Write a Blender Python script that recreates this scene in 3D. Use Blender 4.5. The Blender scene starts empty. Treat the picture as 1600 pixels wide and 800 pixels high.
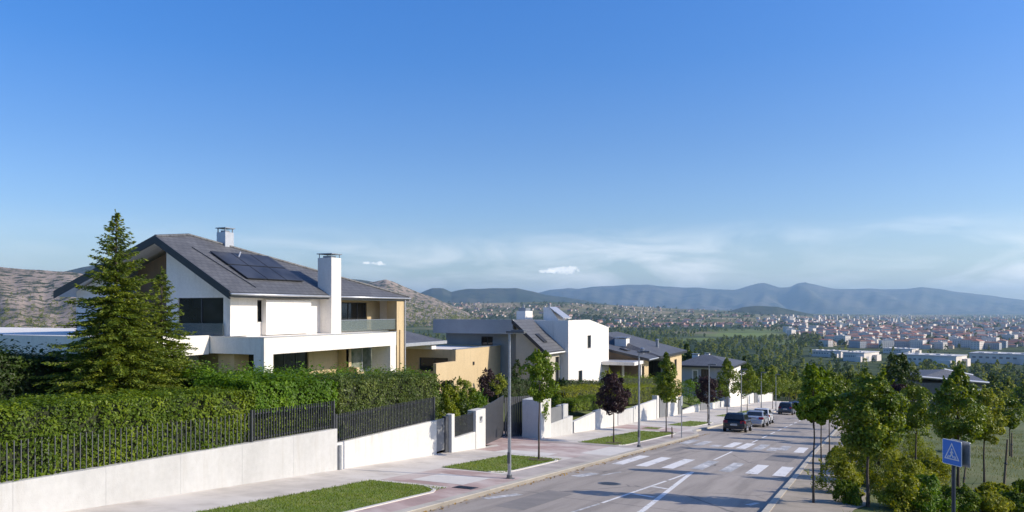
import bpy, math, random
import numpy as np
from mathutils import Vector, Matrix
R = math.radians
rng = np.random.default_rng(7)
random.seed(7)
scene = bpy.context.scene
COL = scene.collection

# ---------------------------------------------------------------- survey of the street
# world: X across the street (+ = right), Y along the street (downhill), Z up, camera at the origin
F = 1230.0; HY = 485.0
TH = math.atan(560 / F); ST, CT = math.sin(TH), math.cos(TH)
SLOPE = 0.0903; CAMH = 3.8
def ray(px, py):
    u = (px - 800) / F; v = (HY - py) / F
    return (u * CT - ST, u * ST + CT, v)
def onroad(px, py, h=0.0):
    n, t, v = ray(px, py); D = (CAMH - h) / (-v - SLOPE * t)
    return (n * D, t * D, v * D)
def on_n(px, py, N):
    n, t, v = ray(px, py); D = N / n
    return (N, t * D, v * D)
def on_t(px, py, T):
    n, t, v = ray(px, py); D = T / t
    return (n * D, T, v * D)
def at_d(px, py, D):
    n, t, v = ray(px, py); return (n * D, t * D, v * D)
def road_z(t, h=0.0):
    return -CAMH - SLOPE * t + h
def garden_z(t):
    return -CAMH - SLOPE * t + 1.5

# ---------------------------------------------------------------- objects
def tag(o, label=None, cat=None, group=None, kind=None):
    if label: o['label'] = label
    if cat: o['category'] = cat
    if group: o['group'] = group
    if kind: o['kind'] = kind
    return o
def thing(name, loc, label, cat, group=None, rz=0.0):
    o = bpy.data.objects.new(name, None); COL.objects.link(o)
    o.location = loc; o.rotation_euler = (0, 0, rz); o.empty_display_size = 0.3
    return tag(o, label, cat, group)
def link_mesh(name, me, parent=None):
    o = bpy.data.objects.new(name, me); COL.objects.link(o)
    if parent: o.parent = parent
    return o
def world_loc(o):
    l = Vector((0, 0, 0))
    while o: l = l + o.location; o = o.parent
    return l
def arr_mesh(name, v, f, mats, mi=None, smooth=False):
    """v (N,3), f (M,k) numpy arrays, all faces with k corners"""
    me = bpy.data.meshes.new(name)
    v = np.asarray(v, dtype=np.float32); f = np.asarray(f, dtype=np.int32)
    k = f.shape[1]
    me.vertices.add(len(v)); me.vertices.foreach_set('co', v.ravel())
    me.loops.add(f.size); me.loops.foreach_set('vertex_index', f.ravel())
    me.polygons.add(len(f)); me.polygons.foreach_set('loop_start', np.arange(0, f.size, k, dtype=np.int32))
    if mi is not None: me.polygons.foreach_set('material_index', np.asarray(mi, dtype=np.int32))
    me.polygons.foreach_set('use_smooth', np.full(len(f), smooth, dtype=bool))
    for m in (mats if isinstance(mats, (list, tuple)) else [mats]): me.materials.append(m)
    me.update(calc_edges=True); me.validate()
    return me
class MB:
    def __init__(s): s.v = []; s.f = []; s.m = []; s.cm = 0
    def poly(s, pts):
        i = len(s.v); s.v += [tuple(p) for p in pts]; s.f.append(tuple(range(i, i + len(pts)))); s.m.append(s.cm); return s
    def box(s, x0, x1, y0, y1, z0, z1):
        x0, x1 = min(x0, x1), max(x0, x1); y0, y1 = min(y0, y1), max(y0, y1); z0, z1 = min(z0, z1), max(z0, z1)
        i = len(s.v)
        s.v += [(x0,y0,z0),(x1,y0,z0),(x1,y1,z0),(x0,y1,z0),(x0,y0,z1),(x1,y0,z1),(x1,y1,z1),(x0,y1,z1)]
        for q in ((0,3,2,1),(4,5,6,7),(0,1,5,4),(1,2,6,5),(2,3,7,6),(3,0,4,7)):
            s.f.append(tuple(i + k for k in q)); s.m.append(s.cm)
        return s
    def hexa(s, b, t):
        """b, t: four bottom and four top corners, same winding (counter-clockwise from above)"""
        i = len(s.v); s.v += [tuple(p) for p in b] + [tuple(p) for p in t]
        for q in ((0,3,2,1),(4,5,6,7),(0,1,5,4),(1,2,6,5),(2,3,7,6),(3,0,4,7)):
            s.f.append(tuple(i + k for k in q)); s.m.append(s.cm)
        return s
    def slab(s, pts, th):
        """solid below a polygon given by its top points"""
        n = len(pts); b = [(p[0], p[1], p[2] - th) for p in pts]
        s.poly(pts); s.poly(b[::-1])
        for k in range(n):
            j = (k + 1) % n; s.poly([pts[k], b[k], b[j], pts[j]])
        return s
    def wallbox(s, p, q, thick, z0p, z0q, z1p, z1q, side=-1):
        """wall from p to q (xy); thick to the left (side=-1 means towards -X for a wall running +Y)"""
        d = Vector((q[0]-p[0], q[1]-p[1])).normalized(); nn = Vector((-d.y, d.x)) * thick * (-side)
        P2 = (p[0]+nn.x, p[1]+nn.y); Q2 = (q[0]+nn.x, q[1]+nn.y)
        s.hexa([(p[0],p[1],z0p),(q[0],q[1],z0q),(Q2[0],Q2[1],z0q),(P2[0],P2[1],z0p)],
               [(p[0],p[1],z1p),(q[0],q[1],z1q),(Q2[0],Q2[1],z1q),(P2[0],P2[1],z1p)]); return s
    def tube(s, p0, p1, r0, r1=None, seg=8, caps=True):
        r1 = r0 if r1 is None else r1
        p0 = Vector(p0); p1 = Vector(p1); d = (p1 - p0).normalized()
        a = d.orthogonal().normalized(); b = d.cross(a)
        i = len(s.v)
        for p, r in ((p0, r0), (p1, r1)):
            for k in range(seg):
                an = 2 * math.pi * k / seg
                s.v.append(tuple(p + a * (math.cos(an) * r) + b * (math.sin(an) * r)))
        for k in range(seg):
            j = (k + 1) % seg; s.f.append((i + k, i + j, i + seg + j, i + seg + k)); s.m.append(s.cm)
        if caps:
            s.f.append(tuple(i + k for k in range(seg))[::-1]); s.m.append(s.cm)
            s.f.append(tuple(i + seg + k for k in range(seg))); s.m.append(s.cm)
        return s
    def build(s, name, mats, parent=None, smooth=False, bevel=0.0, local=False):
        me = bpy.data.meshes.new(name)
        o_ = Vector((0, 0, 0)) if (local or parent is None) else world_loc(parent)
        me.from_pydata([(p[0]-o_.x, p[1]-o_.y, p[2]-o_.z) for p in s.v], [], s.f)
        for m in (mats if isinstance(mats, (list, tuple)) else [mats]): me.materials.append(m)
        me.polygons.foreach_set('material_index', s.m)
        if smooth: me.polygons.foreach_set('use_smooth', [True] * len(s.f))
        me.validate(); me.update()
        o = link_mesh(name, me, parent)
        if bevel:
            b = o.modifiers.new('bevel', 'BEVEL'); b.width = bevel; b.segments = 2; b.limit_method = 'ANGLE'; b.angle_limit = R(40)
        return o

# ---------------------------------------------------------------- materials
def newmat(name):
    m = bpy.data.materials.new(name); m.use_nodes = True
    nt = m.node_tree; nt.nodes.clear()
    out = nt.nodes.new('ShaderNodeOutputMaterial'); b = nt.nodes.new('ShaderNodeBsdfPrincipled')
    nt.links.new(b.outputs[0], out.inputs[0])
    return m, nt, b, out
def ramp(nt, stops):
    r = nt.nodes.new('ShaderNodeValToRGB'); e = r.color_ramp.elements
    while len(e) > 1: e.remove(e[0])
    e[0].position = stops[0][0]; e[0].color = (*stops[0][1], 1)
    for p, c in stops[1:]:
        x = e.new(p); x.color = (*c, 1)
    return r
def noise(nt, scale, detail=4, rough=0.6, vec=None, stretch=None):
    tc = nt.nodes.new('ShaderNodeTexCoord'); src = tc.outputs['Object']
    if stretch:
        mp = nt.nodes.new('ShaderNodeMapping'); mp.inputs['Scale'].default_value = stretch
        nt.links.new(src, mp.inputs[0]); src = mp.outputs[0]
    n = nt.nodes.new('ShaderNodeTexNoise'); n.inputs['Scale'].default_value = scale
    n.inputs['Detail'].default_value = detail; n.inputs['Roughness'].default_value = rough
    nt.links.new(src, n.inputs['Vector']); return n
def mixc(nt, fac, a, b, mode='MIX'):
    x = nt.nodes.new('ShaderNodeMix'); x.data_type = 'RGBA'; x.blend_type = mode
    for val, sock in ((fac, x.inputs[0]), (a, x.inputs[6]), (b, x.inputs[7])):
        if isinstance(val, (int, float)): sock.default_value = val
        elif isinstance(val, tuple): sock.default_value = (*val, 1)
        else: nt.links.new(val, sock)
    return x.outputs[2]
def bump(nt, b, h, strength, dist=0.02):
    x = nt.nodes.new('ShaderNodeBump'); x.inputs['Strength'].default_value = strength; x.inputs['Distance'].default_value = dist
    nt.links.new(h, x.inputs['Height']); nt.links.new(x.outputs[0], b.inputs['Normal'])
def pmat(name, c1, c2=None, scale=3.0, rough=0.7, bmp=0.0, bscale=None, metal=0.0, stretch=None, lo=0.35, hi=0.65, spec=0.5, detail=5, stain=None):
    m, nt, b, out = newmat(name)
    b.inputs['Roughness'].default_value = rough; b.inputs['Metallic'].default_value = metal
    b.inputs['Specular IOR Level'].default_value = spec
    if c2 is None: c2 = tuple(c * 0.85 for c in c1)
    n = noise(nt, scale, detail, 0.6, stretch=stretch)
    r = ramp(nt, [(lo, c1), (hi, c2)]); nt.links.new(n.outputs[0], r.inputs[0])
    n2 = noise(nt, scale * 9, 3, 0.6)
    r2 = ramp(nt, [(0.3, (0.94,) * 3), (0.7, (1.03,) * 3)]); nt.links.new(n2.outputs[0], r2.inputs[0])
    cc = mixc(nt, 1.0, r.outputs[0], r2.outputs[0], 'MULTIPLY')
    if stain:
        n4 = noise(nt, 2.2, 5, .7, stretch=(1, 1, .10)); n5 = noise(nt, .5, 3, .6)
        r4 = ramp(nt, [(.50, (0,)*3), (.72, (1,)*3)]); nt.links.new(n4.outputs[0], r4.inputs[0]); r5 = ramp(nt, [(.42, (0,)*3), (.6, (1,)*3)]); nt.links.new(n5.outputs[0], r5.inputs[0])
        mm = mixc(nt, 1.0, r4.outputs[0], r5.outputs[0], 'MULTIPLY'); cc = mixc(nt, mm, cc, stain)
        n6 = noise(nt, 14, 2, .5); r6 = ramp(nt, [(.72, (0,)*3), (.76, (.6,)*3)]); nt.links.new(n6.outputs[0], r6.inputs[0]); cc = mixc(nt, r6.outputs[0], cc, tuple(q*.85 for q in stain))
    nt.links.new(cc, b.inputs['Base Color'])
    if bmp:
        n3 = noise(nt, bscale or scale * 12, 4, 0.6); bump(nt, b, n3.outputs[0], bmp)
    return m
def leafmat(name, stops, trans=0.35, rough=0.45, nscale=1.2, spec=0.25, gain=True):
    m, nt, b, out = newmat(name)
    g = nt.nodes.new('ShaderNodeNewGeometry')
    n = noise(nt, nscale, 2, 0.5)
    ad = nt.nodes.new('ShaderNodeMath'); ad.operation = 'MULTIPLY_ADD'; ad.inputs[1].default_value = 0.55
    ml = nt.nodes.new('ShaderNodeMath'); ml.operation = 'MULTIPLY_ADD'; ml.inputs[1].default_value = 1.2; ml.inputs[2].default_value = -0.37
    nt.links.new(n.outputs[0], ml.inputs[0]); nt.links.new(g.outputs['Random Per Island'], ad.inputs[0]); nt.links.new(ml.outputs[0], ad.inputs[2])
    r = ramp(nt, [(p, (c[0]*1.7, c[1]*1.62, c[2]*.85)) for p, c in stops] if gain else stops); nt.links.new(ad.outputs[0], r.inputs[0])
    nt.links.new(r.outputs[0], b.inputs['Base Color']); b.inputs['Roughness'].default_value = rough
    b.inputs['Specular IOR Level'].default_value = spec
    if trans:
        t = nt.nodes.new('ShaderNodeBsdfTranslucent'); mx = nt.nodes.new('ShaderNodeMixShader'); mx.inputs[0].default_value = trans
        hs = nt.nodes.new('ShaderNodeHueSaturation'); hs.inputs['Hue'].default_value = 0.485; hs.inputs['Saturation'].default_value = 1.1; hs.inputs['Value'].default_value = 1.5
        nt.links.new(r.outputs[0], hs.inputs['Color']); nt.links.new(hs.outputs[0], t.inputs[0])
        nt.links.new(b.outputs[0], mx.inputs[1]); nt.links.new(t.outputs[0], mx.inputs[2]); nt.links.new(mx.outputs[0], out.inputs[0])
    return m
def blockmat(name, c1, c2, mortar, bw, bh, msize=0.02, rough=0.8, rot=None, wear=None, bmp=0.3, axes=None):
    """paving, roof tiles: brick pattern on object XY (or axes)"""
    m, nt, b, out = newmat(name)
    tc = nt.nodes.new('ShaderNodeTexCoord'); mp = nt.nodes.new('ShaderNodeMapping')
    if rot: mp.inputs['Rotation'].default_value = rot
    nt.links.new(tc.outputs['Object'], mp.inputs[0])
    br = nt.nodes.new('ShaderNodeTexBrick'); br.inputs['Scale'].default_value = 1.0
    br.inputs['Brick Width'].default_value = bw; br.inputs['Row Height'].default_value = bh; br.inputs['Mortar Size'].default_value = msize
    br.inputs['Color1'].default_value = (*c1, 1); br.inputs['Color2'].default_value = (*c2, 1); br.inputs['Mortar'].default_value = (*mortar, 1)
    nt.links.new(mp.outputs[0], br.inputs['Vector'])
    n = noise(nt, 0.7, 5, 0.65); r = ramp(nt, [(0.3, (0.78,) * 3), (0.7, (1.12,) * 3)]); nt.links.new(n.outputs[0], r.inputs[0])
    c = mixc(nt, 1.0, br.outputs[0], r.outputs[0], 'MULTIPLY')
    if wear:
        n2 = noise(nt, 0.35, 4, 0.6); r2 = ramp(nt, [(0.45, (0,) * 3), (0.62, (1,) * 3)]); nt.links.new(n2.outputs[0], r2.inputs[0])
        c = mixc(nt, r2.outputs[0], c, wear)
    nt.links.new(c, b.inputs['Base Color']); b.inputs['Roughness'].default_value = rough
    bump(nt, b, br.outputs[1], -bmp, 0.01)
    return m
M = {}
M['white'] = pmat('white_render', (0.82, 0.775, 0.71), (0.78, 0.735, 0.67), 0.8, 0.85, 0.05, 40, stretch=(1, 1, .35), stain=(.60, .56, .50))
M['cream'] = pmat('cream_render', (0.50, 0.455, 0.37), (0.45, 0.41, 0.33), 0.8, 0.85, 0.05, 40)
M['tan'] = pmat('tan_render', (0.58, 0.445, 0.265), (0.54, 0.41, 0.24), 0.7, 0.85, 0.2, 40, stretch=(1, 1, .4), stain=(.42, .33, .20))
M['brown'] = pmat('brown_timber_and_shade', (0.16, 0.115, 0.075), (0.20, 0.14, 0.09), 3, 0.6, 0.2, 20, stretch=(6, 6, .3))  # timber of the recess, also the painted shade on a tan end wall
M['grey_and_shade'] = pmat('grey_render_and_shade', (0.36, 0.37, 0.38), (0.32, 0.33, 0.34), 0.8, 0.85, 0.05, 40)  # grey walls, also the painted shade on a tan house's end
M['concrete'] = pmat('cast_concrete', (0.50, 0.495, 0.48), (0.405, 0.40, 0.385), 0.55, 0.9, 0.25, 25, stretch=(1, 1.0, .5), lo=.42, hi=.75, stain=(.40, .38, .345))
M['whitewall'] = pmat('painted_wall', (0.62, 0.605, 0.57), (0.54, 0.525, 0.49), 0.7, 0.85, 0.2, 25, stretch=(1, 1, .4), lo=.4, hi=.8, stain=(.46, .44, .40))
M['slate'] = blockmat('slate_tiles', (0.098, 0.10, 0.107), (0.125, 0.127, 0.134), (0.055, 0.056, 0.06), 0.45, 0.34, 0.022, 0.6, rot=(0, 0, R(90)), bmp=0.8)
M['fascia'] = pmat('dark_fascia', (0.03, 0.032, 0.036), None, 2, 0.45)
M['soffit'] = pmat('white_soffit', (0.78, 0.76, 0.72), None, 1, 0.8)
M['steel'] = pmat('grey_painted_steel', (0.085, 0.09, 0.098), (0.11, 0.115, 0.12), 4, 0.4, metal=0.0)
M['darksteel'] = pmat('dark_fence_steel', (0.055, 0.058, 0.065), (0.075, 0.078, 0.085), 6, 0.38)
M['gatesteel'] = pmat('grey_gate_sheet', (0.16, 0.165, 0.175), (0.19, 0.195, 0.2), 2, 0.45)
M['galv'] = pmat('galvanised_steel', (0.36, 0.38, 0.41), (0.28, 0.30, 0.33), 8, 0.38, metal=0.6)
M['zinc'] = pmat('zinc_sheet', (0.55, 0.56, 0.58), (0.48, 0.49, 0.51), 3, 0.4, metal=0.5)
def glassmat(name, c, rough=0.04, spec=0.6):
    m, nt, b, out = newmat(name)
    n = noise(nt, 0.6, 2); r = ramp(nt, [(0.35, tuple(x * 0.7 for x in c)), (0.65, tuple(x * 1.3 for x in c))]); nt.links.new(n.outputs[0], r.inputs[0])
    nt.links.new(r.outputs[0], b.inputs['Base Color']); b.inputs['Roughness'].default_value = rough; b.inputs['Specular IOR Level'].default_value = spec
    return m
M['pane'] = glassmat('window_glass', (0.025, 0.028, 0.03))
M['mottled_pane'] = pmat('mottled_window_pane', (0.25, 0.26, 0.22), (0.06, 0.10, 0.05), 1.5, 0.15)  # opaque pane, pale grey mottled with dark green
M['solar'] = glassmat('solar_cells', (0.040, 0.043, 0.052), 0.38, 0.35)
m, nt, b, out = newmat('balustrade_glass')
tr = nt.nodes.new('ShaderNodeBsdfTransparent'); tr.inputs[0].default_value = (.52, .55, .55, 1)
b.inputs['Base Color'].default_value = (.3, .36, .35, 1); b.inputs['Roughness'].default_value = .05
mx = nt.nodes.new('ShaderNodeMixShader'); mx.inputs[0].default_value = .35
nt.links.new(tr.outputs[0], mx.inputs[1]); nt.links.new(b.outputs[0], mx.inputs[2]); nt.links.new(mx.outputs[0], out.inputs[0]); M['balglass'] = m
M['bark'] = pmat('tree_bark', (0.10, 0.078, 0.058), (0.055, 0.043, 0.034), 6, 0.9, 0.6, 30, stretch=(4, 4, .8))
M['stake'] = pmat('wooden_stake', (0.20, 0.15, 0.10), (0.14, 0.10, 0.07), 6, 0.85, 0.3, 30)
M['mulch'] = pmat('bark_mulch', (0.07, 0.045, 0.03), (0.14, 0.10, 0.07), 9, 0.95, 0.8, 30)
# foliage
M['hedge'] = leafmat('hedge_leaves', [(0.0, (0.018, 0.036, 0.006)), (0.45, (0.052, 0.090, 0.011)), (1.0, (0.14, 0.185, 0.02))])
M['hedge_bright'] = leafmat('bright_hedge_leaves', [(0.0, (0.025, 0.055, 0.008)), (0.5, (0.055, 0.115, 0.014)), (1.0, (0.115, 0.185, 0.02))])
M['hedge_grey'] = leafmat('silvery_hedge_leaves', [(0.0, (0.028, 0.046, 0.018)), (0.5, (0.055, 0.082, 0.03)), (1.0, (0.13, 0.16, 0.075))], rough=.35)
M['yellowleaf'] = leafmat('yellow_green_leaves', [(0.0, (0.05, 0.07, 0.01)), (0.5, (0.10, 0.135, 0.014)), (1.0, (0.19, 0.20, 0.025))])
M['dark_shade_leaf'] = leafmat('dark_shaded_leaves', [(0.0, (0.009, 0.018, 0.005)), (0.5, (0.017, 0.034, 0.008)), (1.0, (0.036, 0.06, 0.014))], trans=.2)  # dark green, lowered further so the colour carries the hedges' shade
M['spruce'] = leafmat('spruce_needles', [(0.0, (0.028, 0.05, 0.015)), (0.5, (0.075, 0.11, 0.024)), (1.0, (0.18, 0.205, 0.04))], trans=.3, rough=.5)
M['maple'] = leafmat('maple_leaves', [(0.0, (0.028, 0.052, 0.009)), (0.45, (0.066, 0.105, 0.013)), (0.75, (0.12, 0.16, 0.018)), (1.0, (0.22, 0.23, 0.025))], trans=.3, spec=.4, rough=.4)
M['lightmaple'] = leafmat('light_green_leaves', [(0.0, (0.035, 0.065, 0.012)), (0.5, (0.075, 0.125, 0.02)), (1.0, (0.15, 0.20, 0.03))])
M['plum'] = leafmat('purple_plum_leaves', [(0.0, (0.018, 0.010, 0.012)), (0.5, (0.042, 0.022, 0.024)), (1.0, (0.085, 0.045, 0.04))], trans=.2, gain=False)
M['olive'] = leafmat('woodland_leaves', [(0.0, (0.065, 0.090, 0.022)), (0.5, (0.13, 0.158, 0.038)), (1.0, (0.23, 0.24, 0.065))], nscale=.25)
M['pine'] = leafmat('pine_leaves', [(0.0, (0.018, 0.034, 0.010)), (0.5, (0.040, 0.064, 0.017)), (1.0, (0.08, 0.105, 0.028))], nscale=.25, trans=.2)
M['shrub'] = leafmat('verge_shrub_leaves', [(0.0, (0.04, 0.058, 0.010)), (0.5, (0.12, 0.145, 0.02)), (1.0, (0.25, 0.25, 0.04))])
M['grass'] = leafmat('lawn_blades', [(0.0, (0.05, 0.085, 0.012)), (0.5, (0.085, 0.13, 0.02)), (1.0, (0.15, 0.18, 0.04))], trans=.3, nscale=.6)
M['drygrass'] = leafmat('meadow_blades', [(0.0, (0.035, 0.05, 0.012)), (0.5, (0.065, 0.08, 0.022)), (1.0, (0.14, 0.13, 0.05))], trans=.3, nscale=.25)
M['core'] = pmat('dark_hedge_core', (0.016, 0.026, 0.008), (0.03, 0.035, 0.012), 4, 0.95)

# ---------------------------------------------------------------- leaves
def unit(a): return a / np.maximum(np.linalg.norm(a, axis=1, keepdims=True), 1e-9)
def leaf_quads(p, nrm, L, W, rg, droop=0.0):
    N = len(p); nrm = unit(nrm)
    a = rg.normal(size=(N, 3)); a[:, 2] -= droop
    a = unit(a - nrm * np.sum(a * nrm, axis=1, keepdims=True)); b = np.cross(nrm, a)
    L = (L * rg.uniform(.65, 1.3, N))[:, None]; Wd = L * W
    fold = nrm * (Wd * .18)
    v = np.stack([p - a * L * .5, p + b * Wd * .5 + fold - a * L * .08, p + a * L * .5, p - b * Wd * .5 + fold - a * L * .08], axis=1).reshape(-1, 3)
    f = np.arange(4 * N, dtype=np.int32).reshape(-1, 4)
    return v, f
def crown_points(rg, w, h, n, shape='oval', clusters=40, gap=0.75, shoots=.16):
    """points and outward normals of a crown standing on z=0"""
    fz = rg.uniform(0.02, 1, clusters)
    if shape == 'column': prof = lambda q: np.clip(np.where(q < .25, .6 + q / .25 * .4, 1 - .97 * ((q - .25) / .75) ** 1.5), .05, 1)
    elif shape == 'loose': prof = lambda q: np.clip(np.sin(np.pi * np.clip(.08 + q * .86, 0, 1)) ** .7, .12, 1)
    elif shape == 'dome': prof = lambda q: np.sqrt(np.clip(1 - (q * .97) ** 2, .03, 1))
    else: prof = lambda q: np.clip(np.sin(np.pi * np.clip(.12 + q * .83, 0, 1)) ** .6, .1, 1)
    an = rg.uniform(0, 2 * np.pi, clusters); rr = np.sqrt(rg.uniform(0, 1, clusters)) * .8 * prof(fz) * w / 2
    c = np.stack([np.cos(an) * rr, np.sin(an) * rr, fz * h * .94 + .03 * h], axis=1)
    rc = rg.uniform(.65, 1.25, clusters) * w * (.17 if shape != 'loose' else .155) * (40 / clusters) ** .22 * np.clip(prof(fz) + .25, .35, 1)
    k = rg.integers(0, clusters, n)
    ax = c[k] - np.array([0, 0, h * .45]); ax = unit(ax)
    d = unit(rg.normal(size=(n, 3)) + ax * gap + np.array([0, 0, .25]))
    p = c[k] + d * (rc[k] * rg.uniform(.45, 1.08, n) ** .6)[:, None]
    ns = int(n * shoots)
    if ns:
        q = max(12, clusters // 2); kk = rg.integers(0, clusters, q); o_ = unit(c[kk] - np.array([0, 0, h * .3]) + rg.normal(size=(q, 3)) * .15 * w); o_[:, 2] += rg.uniform(.2, 1.0, q); o_ = unit(o_)
        ln = rc[kk] * rg.uniform(1.1, 2.3, q); j = rg.integers(0, q, ns); f_ = rg.uniform(.2, 1, ns)
        p[:ns] = c[kk][j] + o_[j] * (ln[j] * f_)[:, None] + rg.normal(size=(ns, 3)) * (rc[kk][j] * .22 * (1.15 - f_))[:, None]
    nr = d * .95 + rg.normal(size=(n, 3)) * .45 + np.array([0, 0, .25])
    lo, hi = np.percentile(p[:, 2], .3), np.percentile(p[:, 2], 99.7); kz = h / (hi - lo)
    p[:, 2] = (p[:, 2] - lo) * kz; c[:, 2] = np.clip((c[:, 2] - lo) * kz, .05 * h, .97 * h)
    kx = w / 2 / np.percentile(np.hypot(p[:, 0], p[:, 1]), 97); p[:, :2] *= kx; c[:, :2] *= kx
    return p, nr, c
def trunk_mb(mb, h, r, limbs, rg, lean=0.03):
    """tapered trunk with limbs to a few crown clusters; local coordinates"""
    pts = [Vector((0, 0, -0.1))]; n = 5
    for i in range(1, n + 1): pts.append(Vector((rg.normal() * lean * i / n * h * .3, rg.normal() * lean * i / n * h * .3, h * i / n)))
    rs = [r * (1.25 if i == 0 else 1 - .12 * i) for i in range(n + 1)]
    for i in range(n): mb.tube(pts[i], pts[i + 1], rs[i], rs[i + 1], 8, False)
    for c in limbs:
        s_ = Vector(pts[-1]) if c[2] > h else Vector((0, 0, min(h, c[2]) * .85)); e = Vector(c); mid = s_.lerp(e, .5) + Vector((0, 0, .05 * h))
        mb.tube(s_, mid, r * .45, r * .28, 5, False); mb.tube(mid, e, r * .28, r * .08, 5, False)
    return mb
def make_tree(name, loc, label, H, trunkh, w, mat, shape, n, leaf, seed, group=None, clusters=40, r=0.05, W=.7, droop=0.3, stake=False, limbs=9):
    rg = np.random.default_rng(seed)
    t = thing(name, loc, label, 'tree', group)
    p, nr, c = crown_points(rg, w, H - trunkh, n, shape, clusters)
    p[:, 2] += trunkh; c[:, 2] += trunkh
    v, f = leaf_quads(p, nr, leaf, W, rg, droop)
    link_mesh('crown', arr_mesh('crown', v, f, mat), t)
    mb = MB(); trunk_mb(mb, trunkh + (H - trunkh) * .45, r, [tuple(x) for x in c[:limbs]], rg)
    mb.build('trunk', M['bark'], t, smooth=True, local=True)
    return t
def make_bush(name, loc, label, rx, ry, h, mat, n, leaf, seed, group=None, cat='bush', clusters=26, W=.6):
    rg = np.random.default_rng(seed)
    p, nr, c = crown_points(rg, 2.0, h, n, 'dome', clusters, 1.0)
    p[:, 0] *= rx; p[:, 1] *= ry
    v, f = leaf_quads(p, nr, leaf, W, rg, .2)
    o = link_mesh(name, arr_mesh(name, v, f, mat)); o.location = loc
    tag(o, label, cat, group)
    mb = MB()
    for q in c[:8]: mb.tube((0, 0, -.05), (q[0] * rx * .8, q[1] * ry * .8, q[2] * .8), .03, .01, 5, False)
    mb.build('stem', M['bark'], o, local=True)
    return o
def make_hedge(name, label, p, q, depth, z0p, z0q, z1p, z1q, mat, n, leaf, seed, rough=.08, group=None, cat='hedge', sprig=0.0, W=.6):
    """hedge along p->q (its street face), going back by depth towards -X; leaves on an uneven skin, twigs inside"""
    rg = np.random.default_rng(seed)
    base = Vector(((p[0]+q[0])/2 - depth/2, (p[1]+q[1])/2, min(z0p, z0q)))
    L = math.hypot(q[0]-p[0], q[1]-p[1]); dx, dy = (q[0]-p[0])/L, (q[1]-p[1])/L; nx, ny = dy, -dx   # outward to street
    Ht = (z1p - z0p + z1q - z0q) / 2
    areas = np.array([L*Ht, L*depth, depth*Ht, depth*Ht, L*Ht*.4]); k = rg.choice(5, n, p=areas/areas.sum())
    a = rg.uniform(0, 1, n); b_ = rg.uniform(0, 1, n); c_ = rg.uniform(0, 1, n)
    fa = np.where(k == 2, 0, np.where(k == 3, 1, a)); fb = np.where(k == 1, 1, b_); fc = np.where(k == 0, 0, np.where(k == 4, 1, c_))
    nr = np.zeros((n, 3)); nr[k == 0] = (nx, ny, 0.1); nr[k == 1] = (0, 0, 1); nr[k == 2] = (-dx, -dy, 0.1); nr[k == 3] = (dx, dy, .1); nr[k == 4] = (-nx, -ny, .1)
    x = p[0] + dx*L*fa - nx*depth*fc; y = p[1] + dy*L*fa - ny*depth*fc
    zb = z0p + (z0q - z0p)*fa; zt = z1p + (z1q - z1p)*fa; z = zb + (zt - zb)*fb
    s_ = (np.sin(x*1.9+y*2.3+1)*.5 + np.sin(y*4.1+z*3.3)*.3 + np.sin(y*7.7-z*6.1+2)*.25) * rough
    off = s_ + rg.normal(size=n) * rough * .7 - rough*.5
    off += np.where((k == 1) & (rg.uniform(0, 1, n) < sprig), rg.uniform(0, 1, n)**2 * rough * 2.6, 0)
    P = np.stack([x, y, z], axis=1) + nr * off[:, None]
    g_ = np.sin(y*2.7 + z*1.9 + seed) * np.sin(z*4.3 - y*1.3 + seed*2) + .6*np.sin(y*6.1 + 2*z) * np.sin(x*5 + z*7.3 - y)
    thin = (g_ > .42) & (rg.uniform(0, 1, n) < .72); P = P - nr * np.where(thin, .17, 0)[:, None]
    keep = ~(thin & (rg.uniform(0, 1, n) < .5)); P = P[keep]; nr = nr[keep]; n = len(P); leaf = leaf * rg.choice([.75, 1.0, 1.3], n, p=[.35, .45, .2])
    # round the long edges a little
    v, f = leaf_quads(P, nr * 1.0 + rg.normal(size=(n, 3)) * .42 + np.array([0, 0, .2]), leaf, W, rg, .2)
    v = v - np.array(base)
    o = link_mesh(name, arr_mesh(name, v, f, mat)); o.location = base; tag(o, label, cat, group)
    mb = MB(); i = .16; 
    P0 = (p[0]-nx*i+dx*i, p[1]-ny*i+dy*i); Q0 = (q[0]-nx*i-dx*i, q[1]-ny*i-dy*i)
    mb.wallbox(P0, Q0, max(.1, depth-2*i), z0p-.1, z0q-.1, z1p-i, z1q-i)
    mb.build('dark_core', M['core'], o)  # solid near-black box inside, so gaps between the leaves show dark
    return o
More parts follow.
